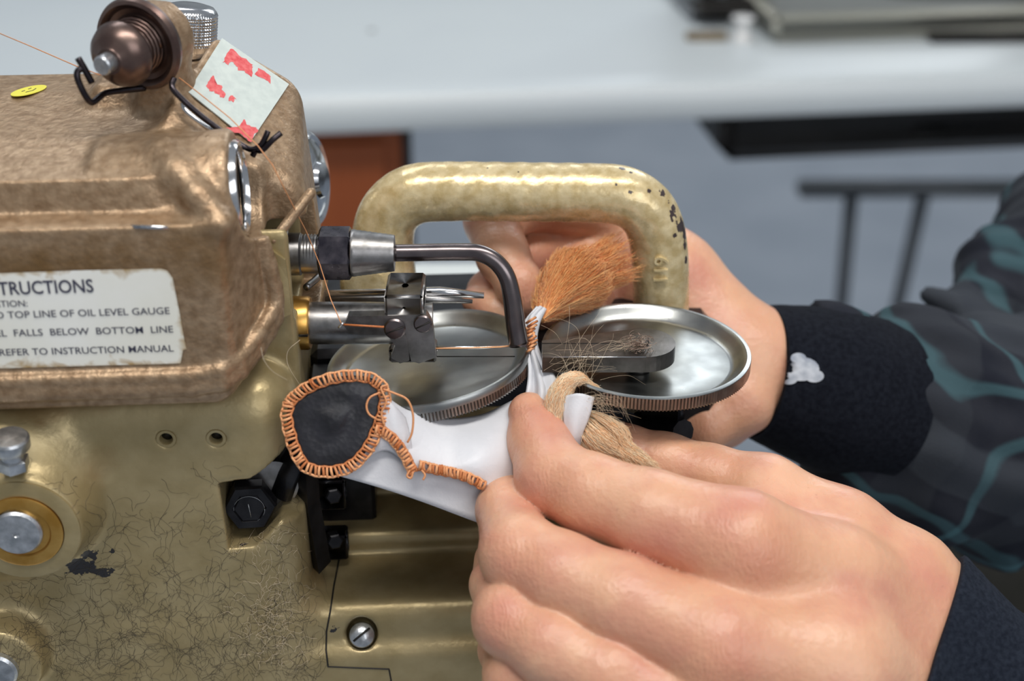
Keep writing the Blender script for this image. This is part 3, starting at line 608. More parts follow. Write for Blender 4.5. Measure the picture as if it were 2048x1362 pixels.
mw('tube_sleeve', lathe(slv, at0(703), AX, 64), M['steel'], smooth='auto')
tp = cat([at0(785, 0, 506), at0(850, 0, 505), at0(920, 0, 504), at0(958, -.5, 506), PYw(990, 522, -1), PYw(1013, 552, -2), PYw(1024, 595, -3), PYw(1031, 650, -4), PYw(1038, 690, -5)], 6)
nn_ = len(tp); rr = np.interp(np.linspace(0, 1, nn_), [0, .5, .68, .8, 1], [2.1, 2.1, 2.15, 2.35, 2.5])
mw('bent_tube', sweep(tp, rr, 28, 1, 1), M['darktube'], label='browned steel tube bent down onto the disc')
mw('tube_tip_plate', prism([PYw(1022, 660, -6.2), PYw(1050, 676, -6.2), PYw(1056, 694, -6.2), PYw(1034, 694, -6.2)], (0, 1, 0), 3), M['darktube'])
# --- lower shaft with clamp, brass bush, rods
B0 = PYw(612, 646, -6)
mw('brass_bush', lathe([(5.4, -4), (6.6, -3), (6.6, .6), (6.2, 1.2), (5.2, 1.3)], B0, AX, 56), M['brass'], smooth='auto', label='brass bearing bush')
mw('brass_joint', box(B0+[-2.6, -7, -.3], B0+[1.3, -5.5, .3], .1), M['dark'])
mw('needle_arm', lathe([(5.1, 0), (5.2, 1.0), (5.2, 14), (4.9, 30)], B0+AX*.8, AX, 56), M['steel'], smooth='auto')
def cb(a, b, bev=.6): return box(np.minimum(a, b), np.maximum(a, b), bev)
c_a, c_b = PYw(752, 640, -12.5), PYw(862, 590, 4)
k0 = PYw(770, 630, -11); k1 = PYw(856, 630, -11)
mw('clamp_block', box((k0[0], -12, k0[2]-1), (k1[0]-1, 2, k0[2]+5.5), .7), M['steel'])
CB = mw('clamp_plate', prism([PYw(688, 652, -12.4), PYw(696, 633, -12.4), PYw(852, 630, -12.4), PYw(860, 642, -12.4), PYw(866, 660, -12.4), PYw(872, 715, -12.4), PYw(838, 727, -12.4), PYw(822, 722, -12.4), PYw(815, 690, -12.4), PYw(812, 668, -12.4), PYw(790, 671, -12.4), PYw(700, 668, -12.4)], (0, 1, 0), 3), M['steel'], smooth=False)
mw('clamp_jaw', prism([PYw(776, 672, -12.9), PYw(811, 669, -12.9), PYw(816, 690, -12.9), PYw(819, 721, -12.9), PYw(800, 727, -12.9), PYw(782, 715, -12.9), PYw(790, 692, -12.9)], (0, 1, 0), 3), M['steel'], smooth=False)
mw('clamp_foot', box(PYw(778, 727, -8), PYw(872, 700, -8)+[0, 7, 0], .6), M['steel'])
for px, py, r in ((790, 656, 2.6), (846, 646, 2.2)):
    q = PYw(px, py, -12.4); Z = mw('clamp_screw', lathe([(r, 0), (r, .8), (r*.85, 1.2), (.1, 1.3)], q, (0, -1, .12), 32), M['darktube'], smooth='auto')
    mw('screw_slot', sweep([q+[-r*.8, -1.3, -.9], q+[r*.8, -1.3, .9]], .2, 4), M['dark'], Z)
q = PYw(806, 716, -11); mw('clamp_pin', lathe([(.9, 0), (.9, .5), (.1, .6)], q, (0, -1, .1), 16), M['zinc'])
nd = sweep([PYw(866, 696, -7), PYw(960, 695, -6), PYw(1062, 691, -3)], [.42, .38, .2], 10); mw('needle', nd, M['chrome'])
mw('needle_groove', sweep([PYw(868, 713, -5), PYw(1030, 713, -5)], .14, 6), M['dark'])
mw('guide_rod', sweep([PYw(618, 592, 10), PYw(880, 583, 10), PYw(968, 591, 10)], [1.3, 1.3, .8], 16), M['chrome'])
mw('guide_rod', sweep([PYw(618, 604, 8), PYw(850, 598, 8), PYw(945, 603, 8)], [1.2, 1.2, .5], 16), M['steel'])
mw('spring_clip', sweep(cat([PYw(612, 575, 0), PYw(630, 560, 4), PYw(645, 545, 8)], 5), .9, 10), M['steel'])
# --- discs
def disc(c, nrm, name, label, smooth_band, kh=2.5):
    nrm = np.array(nrm, float); nrm /= np.linalg.norm(nrm); c = np.array(c, float); sb = smooth_band
    D = mw(name, lathe([(3, -9), (8, -9), (10, -7.4), (19, -6.8), (24.4, -sb-kh-.1), (25.6, -sb-kh), (25.6, -sb), (26.1, -sb+.06), (26.05, -sb*.3), (25.7, 0), (25.1, .05), (24.7, -.2), (24.2, -.7), (23.3, -1.7), (22.3, -2.6), (21.7, -2.95), (21.0, -3.1), (16, -3.13), (8, -3.15), (.3, -3.2)], c, nrm, 128), M['disc'], smooth='auto', label=label)
    u, w2, a = frame(nrm); n = 186; vs = []; fs = []
    for k in range(n):
        t0 = k*2*math.pi/n; t1 = t0+.55*2*math.pi/n; tm = (t0+t1)/2; b0 = len(vs)
        for h in (-sb-kh-.05, -sb-.02):
            for tt, r in ((t0, 25.55), (tm, 26.15), (t1, 25.55)): vs.append(c+r*math.cos(tt)*u+r*math.sin(tt)*w2+a*h)
        fs += [(b0, b0+1, b0+4, b0+3), (b0+1, b0+2, b0+5, b0+4), (b0, b0+2, b0+1), (b0+3, b0+4, b0+5)]
    mk('knurled_edge', vs, fs, M['knurl'], D, smooth=False, kind='stuff'); return D
DL = disc((-21, -.5, -3.9), (-math.sin(math.radians(8)), 0, math.cos(math.radians(8))), 'feed_disc', 'grey steel cup disc under the bent tube', 1.9)
DR = disc((33.6, 0, -2.0), (math.sin(math.radians(1.5)), 0, math.cos(math.radians(1.5))), 'feed_disc', 'polished steel cup disc on the right with knurled edge', .3, 3.2)
mw('disc_shaft', lathe([(6, 0), (6, 46)], (33, 4, -60), (0, 0, 1), 32), M['black'], smooth='auto')
mw('disc_shaft', lathe([(5, 0), (5, 13)], (-21, 8, -26), (0, 0, 1), 32), M['black'], smooth='auto')
mw('shaft_clamp', box((20, -4, -26), (44, 14, -12), 2), M['black'])
q = PYw(1352, 860, -2); mw('clamp_knob', lathe([(3.4, -2), (3.6, 0), (3.4, 3)], q, (.6, -1, .3), 10), M['black'], smooth=False)
xL = PZw(1084, 690, 2.6)[0]; xR = PZw(1352, 690, 2.6)[0]; yF = PZw(1200, 714, 2.6)[1]; yB = PZw(1200, 656, 2.6)[1]; ym = (yF+yB)/2; hr = (yB-yF)/2
end = [(xR-hr+hr*math.cos(a), ym+hr*math.sin(a)) for a in np.linspace(-math.pi/2, math.pi/2, 20)]
ol = [(xL, yF)]+end+[(xL, ym+1.0)]
M['bar'] = mat('dark_bar_steel', (.10, .095, .09), (.16, .15, .145), 300, .34, .95, [(900, .15, .0002)])
mw('guide_bar', prism([(x, y, -1.6) for x, y in ol], (0, 0, 1), 4.2), M['bar'], smooth=False, label='dark steel bar with a rounded end across the disc')
mw('bar_edge', sweep([(xL, yF, 2.6), (xR-hr, yF, 2.6)], .14, 6), M['chrome'])
gy = PZw(1200, 687, 2.6)[1]; mw('bar_slot', box((xL, gy-.22, 2.3), (xL+24, gy+.22, 2.66), .05), M['dark'])
mw('bar_pin', lathe([(2.4, 0), (2.4, 1), (2, 1.3)], (xR-hr-1, ym, 2.4), (0, 0, 1), 24), M['bar'], smooth='auto')
mw('bar_post', lathe([(3, 0), (3, 4)], (xR-hr-1, ym, -6), (0, 0, 1), 24), M['bar'])
# --- cast guard (handle) behind the discs
hp = [(775, 600), (767, 545), (765, 495), (769, 452), (785, 418), (826, 389), (900, 383), (1040, 384), (1180, 386), (1243, 391), (1286, 414), (1309, 452), (1319, 510), (1322, 570), (1322, 640), (1322, 760)]
hp = cat([PYw(x, y, 36) for x, y in hp], 6); nh = len(hp)
rad = np.interp(np.linspace(0, 1, nh), [0, .1, .25, .6, 1], [7.9, 8.4, 7.8, 7.7, 7.4])
gv, gf = sweep(hp, rad, 40, 1.0, 1.0, up=(0, 1, 0), power=2.3)
V = Vol(gv.min(0)-3, gv.max(0)+3, .62)
for i in range(0, nh-1, 2): 
    j = min(i+2, nh-1); V.cap(hp[i], hp[j], rad[i], rad[j], .6)
V.uni(f_cap(PYw(765, 560, 36), PYw(735, 565, 30), 7.5, 7.5), 4)

gv, gf = V.mesh()
bvg = BVHTree.FromPolygons([Vector(x) for x in gv], [tuple(x) for x in gf.tolist()])
chp = []
for x, y, r, s_ in ((1350, 432, 16, .62), (1364, 452, 17, .75), (1369, 470, 14, .75), (1326, 388, 13, .7), (1243, 336, 9, .62), (1262, 385, 11, .62), (1296, 360, 8, .62), (1370, 492, 9, .68), (1350, 470, 6, .7), (1336, 403, 8, .62), (975, 336, 4, .66), (1232, 367, 6, .6), (1298, 382, 7, .6), (1347, 415, 9, .66), (1372, 520, 8, .66), (1262, 345, 5, .6), (1036, 344, 3, .7), (1180, 352, 3, .6)):
    h = bvg.ray_cast(Vector(CAM), Vector(ray(x, y)))
    if h[0] is not None: chp.append((np.array(h[0]), r*.13, s_))
chp2 = []
GD = mw('guard', (gv, gf), M['guard'], attr=dict(chip=g_attr(gv, chp+chp2)), label='pale gold hammered cast guard shaped like a handle')
textmesh('119', 5.4, PYw(1334, 568, 28.0), (0, 0, 1), (-1, 0, 0), M['guard'], 'cast_number', GD, off=.03, depth=.6)
# --- lint fibres
def pathsf(n, fn): return [fn(i) for i in range(n)]
bvb = BVHTree.FromPolygons([Vector(x) for x in bv_], [tuple(x) for x in bf_.tolist()])
def wig(px, py, L, amp, bvh, lift=.08):
    a = nr.uniform(0, 6.28); p = np.array([px, py], float); out = []; k = 0
    for _ in range(8):
        r = ray(*p) @ RM; h = bvh.ray_cast(Vector(CAMm), Vector(r))
        if h[0] is None: break
        out.append(np.array(h[0])+np.array(h[1])*lift*(1 if h[1].dot(Vector(CAMm)-h[0]) > 0 else -1)); a += nr.normal(0, amp); p = p+L/8*np.array([math.cos(a), math.sin(a)])
    return np.array(out)
def onbody(pts, m=10, lift=.05):
    out = []
    for a, b in zip(pts[:-1], pts[1:]):
        for t_ in np.linspace(0, 1, m, endpoint=False):
            h = bvb.ray_cast(Vector(CAMm), Vector(ray(a[0]+(b[0]-a[0])*t_, a[1]+(b[1]-a[1])*t_) @ RM))
            if h[0] is not None: out.append(np.array(h[0]))
    return np.array(out)
mm('seam', sweep(onbody([(690, 1062), (680, 1110), (668, 1170), (660, 1225), (653, 1262), (652, 1300), (656, 1333), (700, 1335), (778, 1338), (782, 1360), (783, 1385)]), .24, 6), M['dark'])
ps = []
while len(ps) < 900:
    px, py = nr.uniform(0, 640), 1362-abs(nr.normal(0, 190)); 
    if py < 900: continue
    q = wig(px, py, nr.uniform(30, 90), .55, bvb)
    if len(q) > 4 and np.abs(np.diff(q, axis=0)).max() < 3: ps.append(q)
v, f = hairs(ps, .034, 3); mm('dark_lint', (v, f), M['lint'], kind='stuff')
ps = []
while len(ps) < 160:
    px, py = nr.normal(545, 35), nr.uniform(1060, 1330)
    q = wig(px, py, nr.uniform(15, 50), .5, bvb, .4)
    if len(q) > 4: ps.append(q)
v, f = hairs(ps, .035, 3); mm('pale_lint', (v, f), M['palelint'], kind='stuff')
mm('long_fibre', hairs([np.array([PY(x, y, -39) for x, y in ((522, 695), (528, 720), (545, 742), (575, 760))]), np.array([PY(x, y, -24) for x, y in ((600, 680), (577, 700), (574, 722), (582, 742), (600, 770), (612, 790))])], .08, 6), M['palelint'], kind='stuff')
# ------------------------------------------------------------------ leather workpiece sewn on the machine
def pvw(px, py, d): return P(px, py, d)
WK = empty('leather_workpiece', P(850, 950, 333), 'white leather strip with a black patch edged in orange overlock stitching', 'leather piece')
low = [[(735, 815, 331), (770, 850, 332), (840, 880, 335), (920, 890, 338), (1000, 890, 340)],
       [(690, 900, 330), (770, 920, 330.5), (840, 925, 331.5), (930, 940, 334), (1010, 950, 338)],
       [(672, 950, 330), (760, 975, 331), (850, 1005, 333), (950, 1043, 336), (1040, 1075, 341)]]
v, f = patch([[pvw(*c) for c in r] for r in low], 7, .7); mw('under_layer', (v, f), M['white_leather'], WK)
upl = [[(768, 792, 329), (815, 822, 333), (880, 838, 339), (960, 832, 343), (1030, 800, 346)],
       [(778, 850, 328), (830, 868, 331), (895, 878, 334), (965, 872, 336), (1030, 860, 340)],
       [(812, 915, 328.5), (850, 925, 329), (900, 930, 330.5), (960, 925, 331), (1030, 925, 337)],
       [(826, 936, 328.5), (858, 938, 329.5), (905, 944, 330.5), (962, 968, 332), (1030, 1000, 338)]]
v, f = patch([[pvw(*c) for c in r] for r in upl], 7, .8); mw('upper_layer', (v, f), M['white_leather'], WK)
flap = [[(762, 795, 327), (785, 808, 327), (810, 835, 329)], [(758, 850, 327), (790, 870, 327), (822, 885, 329)], [(700, 940, 328.5), (770, 900, 328.5), (826, 940, 329)]]
v, f = patch([[pvw(*c) for c in r] for r in flap], 7, .6); mw('flap', (v, f), M['white_leather'], WK)
# black patch
po = [(578, 806), (598, 786), (625, 770), (660, 757), (700, 751), (735, 754), (760, 768), (770, 790), (768, 822), (756, 856), (742, 888), (718, 920), (690, 938), (650, 944), (612, 934), (592, 905), (580, 868), (573, 832)]
def pd(x, y): return 326.5+.012*(x-670)*-.2+.006*(y-850)*-.2+1.2*math.sin(x*.021+y*.013)
oc = cat([np.array([x, y]) for x, y in po+[po[0]]], 5)[:-1]; cc = oc.mean(0); vs = []; rings = 9
for k in range(rings):
    s_ = 1-k/(rings-.5)
    for q in oc: x, y = cc+(q-cc)*s_; vs.append(pvw(x, y, pd(x, y)-.5*math.sin(s_*9+x*.02)*(1-s_)-.9*(1-s_*s_)))
nn = len(oc); fs = [(k*nn+i, k*nn+(i+1) % nn, (k+1)*nn+(i+1) % nn, (k+1)*nn+i) for k in range(rings-1) for i in range(nn)]; fs.append(tuple((rings-1)*nn+i for i in range(nn)))
vs = np.array(vs); nb_ = len(vs); back = vs+dirv(0, 0, 1)*.9
fs2 = fs+[tuple(i+nb_ for i in q[::-1]) for q in fs]+[(i, i+nb_, (i+1) % nn+nb_, (i+1) % nn) for i in range(nn)]
mw('black_patch', (np.concatenate([vs, back]), fs2), M['black_leather'], WK, label='rounded black leather patch')
def overlock(path, name, wid=2.1, sp=.82, r=.33, side=None, chain=True, seed=0):
    p = cat(path, 8); seg = np.r_[0, np.cumsum(np.linalg.norm(np.diff(p, axis=0), axis=1))]; n = int(seg[-1]/sp); B = MB(); up = dirv(0, 0, -1); rg = np.random.default_rng(seed)
    q = np.array([[np.interp(t, seg, p[:, k]) for k in range(3)] for t in np.linspace(0, seg[-1], n)])
    T = np.gradient(q, axis=0); T /= np.linalg.norm(T, axis=1)[:, None]
    for i in range(n):
        sd_ = np.cross(T[i], up); sd_ /= np.linalg.norm(sd_); c = q[i]; j = rg.normal(0, .15, 3)
        a = [c-sd_*wid*.5-up*.35, c-sd_*wid*.42+up*.55+j, c+up*.85+T[i]*.12+j, c+sd_*wid*.42+up*.55+T[i]*.3, c+sd_*wid*.52-up*.35+T[i]*.3]
        B.add(sweep(cat(a, 2), [r*.8, r, r, r*1.1, r*1.1, r*1.1, r, r*.9, r*.8][:9], 6))
    if chain:
        for s_ in (-.47, .5):
            z = [q[i]+np.cross(T[i], up)*wid*s_+up*(.35+.16*math.sin(i*1.7))+T[i]*.0+np.cross(T[i], up)*.14*math.cos(i*1.9) for i in range(n)]
            B.add(sweep(z, r*1.0, 6))
    return mw(name, B.get(), M['orange'], WK, smooth=True, kind='stuff', label='copper orange overlock stitching')
ring = [pvw(x, y, pd(x, y)-.3) for x, y in po+[po[0]]]
overlock(ring, 'edge_stitching', 2.4, .95, .29, seed=1)
overlock([pvw(*c) for c in ((752, 858, 326.6), (772, 866, 326.6), (795, 888, 327), (815, 920, 327.6), (826, 945, 328))], 'edge_stitching', 2.0, .8, seed=2)
overlock([pvw(*c) for c in ((838, 930, 328), (870, 938, 328.5), (910, 946, 329.5), (940, 956, 330.5), (966, 970, 331))], 'edge_stitching', 2.0, .62, .3, seed=3)
th = [[(765, 778, 326), (790, 787, 325.5), (815, 800, 325.5), (826, 830, 326), (824, 865, 326.5), (815, 885, 327)], [(760, 785, 325.5), (740, 795, 325), (733, 812, 325), (738, 828, 325), (752, 838, 325.2)],
      [(572, 800, 325.8), (580, 790, 325.5), (590, 800, 325.5), (575, 812, 325.5), (566, 806, 325.8)], [(820, 940, 327), (814, 952, 326.8), (822, 956, 326.8), (826, 944, 326.8)], [(843, 940, 327), (850, 950, 327), (846, 960, 327)], [(775, 770, 325.8), (762, 776, 325.4), (772, 800, 325.2), (770, 812, 325.2), (763, 826, 325.4), (768, 850, 325.6)]]
for t_ in th: mw('loose_thread', sweep(cat([pvw(*c) for c in t_], 6), .26, 6), M['orange'], WK)
# pinched folds of the strip at the seam
def folds(g):
    R, K, _ = g.shape; s_ = np.linspace(0, 1, K)[None, :]; r_ = np.linspace(0, 1, R)[:, None]
    amp = (.35+1.5*np.clip(r_*1.5-.5, 0, 1))*np.sin(s_*2*math.pi*2.6+r_*1.5); return g-amp[:, :, None]*VR[2]*1.0
cr = [[(1073, 614, 361), (1082, 613, 361), (1092, 618, 362)], [(1048, 648, 358), (1062, 640, 357), (1078, 650, 358)], [(1052, 690, 353), (1063, 690, 352), (1075, 692, 353)],
      [(1057, 740, 348), (1078, 740, 346), (1100, 745, 348)], [(1052, 785, 345), (1090, 785, 342), (1130, 788, 345)], [(1036, 850, 345), (1090, 850, 341), (1150, 850, 345)]]
v, f = patch([[pvw(*c) for c in r] for r in cr], 9, .5, folds); mw('pinched_folds', (v, f), M['white_leather'], WK)
B = MB()
for k in range(9):
    y0 = 640+k*7.5; x0 = 1062+3*math.sin(k*1.3); B.add(sweep(cat([pvw(x0-9, y0+6, 355-k*.4), pvw(x0, y0, 352.5-k*.4), pvw(x0+9, y0-5, 355-k*.4)], 3), .34, 6))
B.add(sweep(cat([pvw(1050, 655, 354), pvw(1068, 668, 352), pvw(1060, 686, 351), pvw(1045, 692, 351)], 5), .3, 6))
mw('seam_stitching', B.get(), M['orange'], WK, kind='stuff', label='orange stitches closing the seam')
v, f = patch([[pvw(*c) for c in r] for r in [[(1130, 792, 335.5), (1160, 787, 334), (1188, 794, 335)], [(1128, 830, 335), (1150, 828, 333.5), (1178, 832, 335)], [(1132, 868, 335.5), (1148, 872, 334.5), (1163, 868, 336)], [(1140, 900, 338), (1150, 900, 338), (1158, 898, 339)]]], 7, .8); mw('strip_end', (v, f), M['white_leather'], WK)
v, f = patch([[pvw(*c) for c in r] for r in [[(1078, 742, 346), (1100, 740, 345), (1112, 760, 344)], [(1082, 800, 342), (1105, 800, 341), (1125, 800, 341)], [(1090, 860, 341), (1115, 860, 341), (1140, 860, 341)]]], 7, .6); mw('strip_side', (v, f), M['white_leather'], WK)
# fur
def tuft(name, spine, rad, n, L, m, parent=WK, r=.07, spread=.45, core=True, seed=1, lab=None, curl=.5, tipdir=None):
    rg = np.random.default_rng(seed); sp_ = cat([pvw(*c) for c in spine], 6); N = len(sp_); R_ = np.interp(np.linspace(0, 1, N), np.linspace(0, 1, len(rad)), rad)
    T = np.gradient(sp_, axis=0); T /= np.linalg.norm(T, axis=1)[:, None]; seg = np.linalg.norm(np.diff(sp_, axis=0), axis=1).mean(); ps = []
    for _ in range(n):
        i = int(rg.integers(0, N-1)); u, w2, _a = frame(T[i]); a = rg.uniform(0, 6.283); rr_ = R_[i]*math.sqrt(rg.uniform(.35, 1)); lk = math.floor(a*2.2)+i//5
        d_ = u*math.cos(a)+w2*math.sin(a); rl = np.random.default_rng(int(lk)*77+seed); lean = rl.normal(0, .35, 3); ll = rg.uniform(.6, 1.35); p = [sp_[i]+d_*rr_*.8]; k = i; dirn = T[i]
        for s_ in range(1, 5):
            k2 = min(N-1, i+int(round(s_*L*ll/4/seg))); over = max(0, s_*L*ll/4-(N-1-i)*seg)
            p.append(sp_[k2]+T[k2]*over+d_*(R_[k2]*.95 if over == 0 else R_[-1])*(.9+spread*s_/4)+lean*s_/4*curl*L*.22+rg.normal(0, .17, 3)*s_/2)
        ps.append(np.array(p))
    v, f = hairs(ps, r, 3); o = mw(name, (v, f), m, parent, kind='stuff', label=lab)
    if core: mw('hide_core', sweep(sp_, np.maximum(R_*.66, .3), 14), M['hide'] if m is M['fur'] else M['hide2'], parent)
    return o
tuft('rear_fur', [(1082, 640, 362), (1095, 612, 366), (1125, 580, 370), (1160, 555, 373), (1195, 540, 375)], [1.2, 3.6, 6.5, 7.8, 4.5], 6500, 9, M['fur'], spread=.36, seed=3, lab='ginger fur tuft behind the discs', curl=.9, r=.08)
tuft('front_fur', [(1124, 880, 339), (1114, 830, 338), (1118, 790, 337.5), (1136, 762, 338), (1158, 758, 339.5), (1172, 768, 341)], [3.6, 3.4, 2.9, 2.2, 1.8, 1.0], 4200, 7, M['blond'], spread=.16, seed=5, curl=.25, lab='blond fur curling over the strip')
tuft('fur_end', [(1160, 830, 341), (1185, 858, 340), (1215, 885, 339), (1240, 905, 338)], [2.6, 4.6, 4.8, 2.5], 4600, 9, M['blond'], spread=.4, seed=8, curl=.6, lab='blond fur tuft spilling between finger and thumb')
# stray fur on the right disc
def arc(a, b, sag, d0=352, n=5): return np.array([pvw(a[0]+(b[0]-a[0])*t+sag*math.sin(math.pi*t)*.6+nr.normal(0, 2), a[1]+(b[1]-a[1])*t-sag*math.sin(math.pi*t), d0-2*math.sin(math.pi*t)) for t in np.linspace(0, 1, n)])
ps = [arc((nr.normal(1275, 14), nr.normal(690, 8)), (nr.normal(1190, 40), nr.normal(730, 14)), nr.normal(8, 10), 346) for _ in range(34)]
ps += [arc((nr.normal(1120, 25), nr.normal(735, 10)), (nr.normal(1200, 35), nr.normal(722, 14)), nr.normal(10, 10), 343) for _ in range(18)]
ps += [arc((nr.normal(1150, 18), nr.normal(765, 6)), (nr.normal(1150, 40), nr.normal(690, 30)), nr.normal(12, 16), 341) for _ in range(16)]
ps += [arc((nr.normal(1180, 12), nr.normal(800, 12)), (nr.normal(1220, 25), nr.normal(835, 14)), nr.normal(12, 8), 335) for _ in range(30)]
ps += [arc((1138, 610), (1128, 720), 3, 340), arc((1085, 650), (1125, 690), 4, 342), arc((1200, 760), (1290, 770), 14, 340)]
FH = mk('stray_fur_hairs', *hairs(ps, .03, 4), M['palelint'], label='loose pale fur hairs lying across the right disc and bar', cat='fur', kind='stuff')
ps = []
for _ in range(110):
    a = nr.uniform(0, 6.28); c = np.array([1275, 688])+nr.normal(0, 9, 2)*[1.6, 1]
    ps.append(np.array([pvw(c[0]+12*math.cos(a+t*2.2)*(1-t*.4), c[1]+7*math.sin(a+t*2.2), 346-2.2*math.sin(3*t)-nr.uniform(0, 1.5)) for t in np.linspace(0, 1, 5)]))
mk('fur_fluff', *hairs(ps, .06, 3), mat('brown_fluff', (.35, .24, .19), (.5, .38, .3), 300, .7), label='clump of brown fluff on the rounded end of the steel bar', cat='fluff', kind='stuff')
# ------------------------------------------------------------------ sewing thread
def lin(pts, m=3): return np.array([P(*p) for p in pts])
tdw = toW(td)
tp_ = [P(-60, 42, 372), P(60, 92, 352), P(150, 131, 330), P(200, 150, 322), tdw+dirv(0, -.4, .4)*8, P(345, 145, 325), P(400, 188, 323), P(460, 236, 320), P(516, 292, 316), P(545, 330, 314), P(575, 390, 320), P(612, 462, 334), P(640, 530, 338), P(662, 600, 336), P(683, 648, 332)]
B = MB(); B.add(sweep(tp_, .13, 6)); B.add(sweep([P(684, 649, 331), P(768, 654, 330)], .24, 6)); B.add(sweep([P(866, 697, 346), P(930, 696, 348), P(1000, 694, 350), P(1062, 688, 352)], .2, 6))
rt = cat([P(590, 425, 330), P(612, 462, 334), P(640, 530, 338), P(662, 600, 336)], 8); 
mk('sewing_thread', *B.get(), M['orange'], label='thin orange sewing thread running from the tension disc to the needle', cat='thread')
mw('thread_eye', sweep(cat([P(678, 655, 331.5), P(684, 648, 330.5), P(690, 645, 331.5)], 4), .3, 8), M['chrome'], FM)
# ------------------------------------------------------------------ operator: hands and sleeves
PR = empty('person', (450, 200, -400), 'person feeding leather and fur through the machine with both hands, in a dark checked jacket', 'person')
def hand(name, bounds, h, fingers, palm, kf=.12, kp=5, lab=None, reds=(), carve=(), kj=2.2, cuff=None):
    V = Vol(bounds[0], bounds[1], h)
    F = None
    for fg in fingers:
        W_ = Vol(bounds[0], bounds[1], h); pts = [(pv(x, y, d), r*d/FPX) for x, y, d, r in fg]
        for (a, ra_), (b, rb_) in zip(pts[:-1], pts[1:]): W_.cap(a, b, ra_, rb_, kj)
        if F is None: F = W_.D
        else: hh = np.maximum(kf-np.abs(F-W_.D), 0)/kf; F = np.minimum(F, W_.D)-hh*hh*kf*.25
    for fg in palm:
        pts = [(pv(x, y, d), r*d/FPX) for x, y, d, r in fg]
        for (a, ra_), (b, rb_) in zip(pts[:-1], pts[1:]): V.cap(a, b, ra_, rb_, kp)
    hh = np.maximum(3.-np.abs(F-V.D), 0)/3.; V.D = np.minimum(F, V.D)-hh*hh*3.*.25
    for a, b, r in carve: V.sub(f_cap(pv(*a), pv(*b), r, r), 1.2)
    if cuff:
        T1, B1, off, cl = cuff; C_ = Vol(bounds[0], bounds[1], h); C_.D = V.D-off; n_ = np.cross(pv(*T1), pv(*B1)); n_ /= np.linalg.norm(n_)
        if n_@pv(1500, 1200, 320) < 0: n_ = -n_
        S_, X_ = C_.full(); q_ = pv(*T1); pl_ = (X_[0]-q_[0])*n_[0]+(X_[1]-q_[1])*n_[1]+(X_[2]-q_[2])*(n_[2]-.12)
        C_.cap(pv(2000, 1430, 338), pv(2300, 1690, 344), 20.5, 24, 8); C_.D += (.10*np.sin(X_[0]*5.2-X_[1]*4.4)).astype(np.float32); C_.D = smax(C_.D, pl_.astype(np.float32), 1.6); v, f = C_.mesh(); mk('knit_cuff', V2W(v), f, M['navy'], PR, label=cl)
    v, f = V.mesh(); red = np.zeros(len(v))
    for x, y, d, r, s in reds: red = np.maximum(red, s*np.exp(-((v-pv(x, y, d))**2).sum(1)/(2*(r*d/FPX)**2)))
    return mk(name, V2W(v), f[:, ::-1] if False else f, M['skin'], PR, attr=dict(red=red), label=lab)
I_ = [(1058, 826, 342, 42), (1078, 880, 338, 62), (1108, 955, 330, 76), (1180, 988, 324, 80), (1300, 1030, 318, 90), (1480, 1092, 313, 112)]
Mf = [(1010, 975, 343, 48), (1012, 1020, 333, 58), (1040, 1108, 318, 80), (1120, 1150, 313, 86), (1240, 1202, 309, 94), (1430, 1290, 305, 112)]
Rf = [(990, 1120, 338, 42), (992, 1170, 326, 50), (1022, 1238, 314, 76), (1100, 1290, 309, 80), (1220, 1350, 306, 88), (1390, 1440, 304, 104)]
Lf = [(1000, 1265, 336, 40), (1005, 1300, 326, 46), (1034, 1352, 316, 66), (1120, 1410, 312, 70), (1330, 1540, 308, 90)]
Tf = [(1165, 872, 352, 46), (1250, 902, 350, 52), (1330, 925, 348, 58), (1420, 952, 346, 62), (1530, 985, 342, 74)]
pal = [[(1480, 1092, 313, 112), (1660, 1170, 322, 120), (1840, 1270, 336, 135)], [(1430, 1290, 305, 112), (1640, 1330, 312, 150), (1840, 1380, 336, 135)], [(1390, 1440, 304, 104), (1640, 1460, 316, 150), (1830, 1440, 338, 135)], [(1330, 1540, 308, 90), (1600, 1560, 322, 120), (1830, 1480, 340, 125)],
       [(1530, 985, 342, 74), (1680, 1075, 338, 92), (1800, 1170, 336, 110), (1860, 1270, 338, 130)], [(1830, 1280, 336, 150), (2120, 1520, 340, 172)], [(1530, 1040, 336, 80), (1620, 1150, 334, 110)]]
hand('hand', ((-22, -125, 272), (142, -8, 372)), .55, [I_, Mf, Rf, Lf, Tf], pal, reds=[(1108, 990, 322, 45, .5), (1520, 1120, 303, 45, .9), (1035, 1130, 308, 45, .5), (1440, 1330, 294, 50, .7), (1015, 1240, 304, 40, .6), (1470, 1060, 303, 60, .35), (1060, 840, 338, 40, .4)], cuff=((1915, 1132, 336), (1822, 1360, 312), 2.1, 'navy knit cuff over the near wrist'), lab='hand with knuckles to the front pinching the strip between finger and thumb')
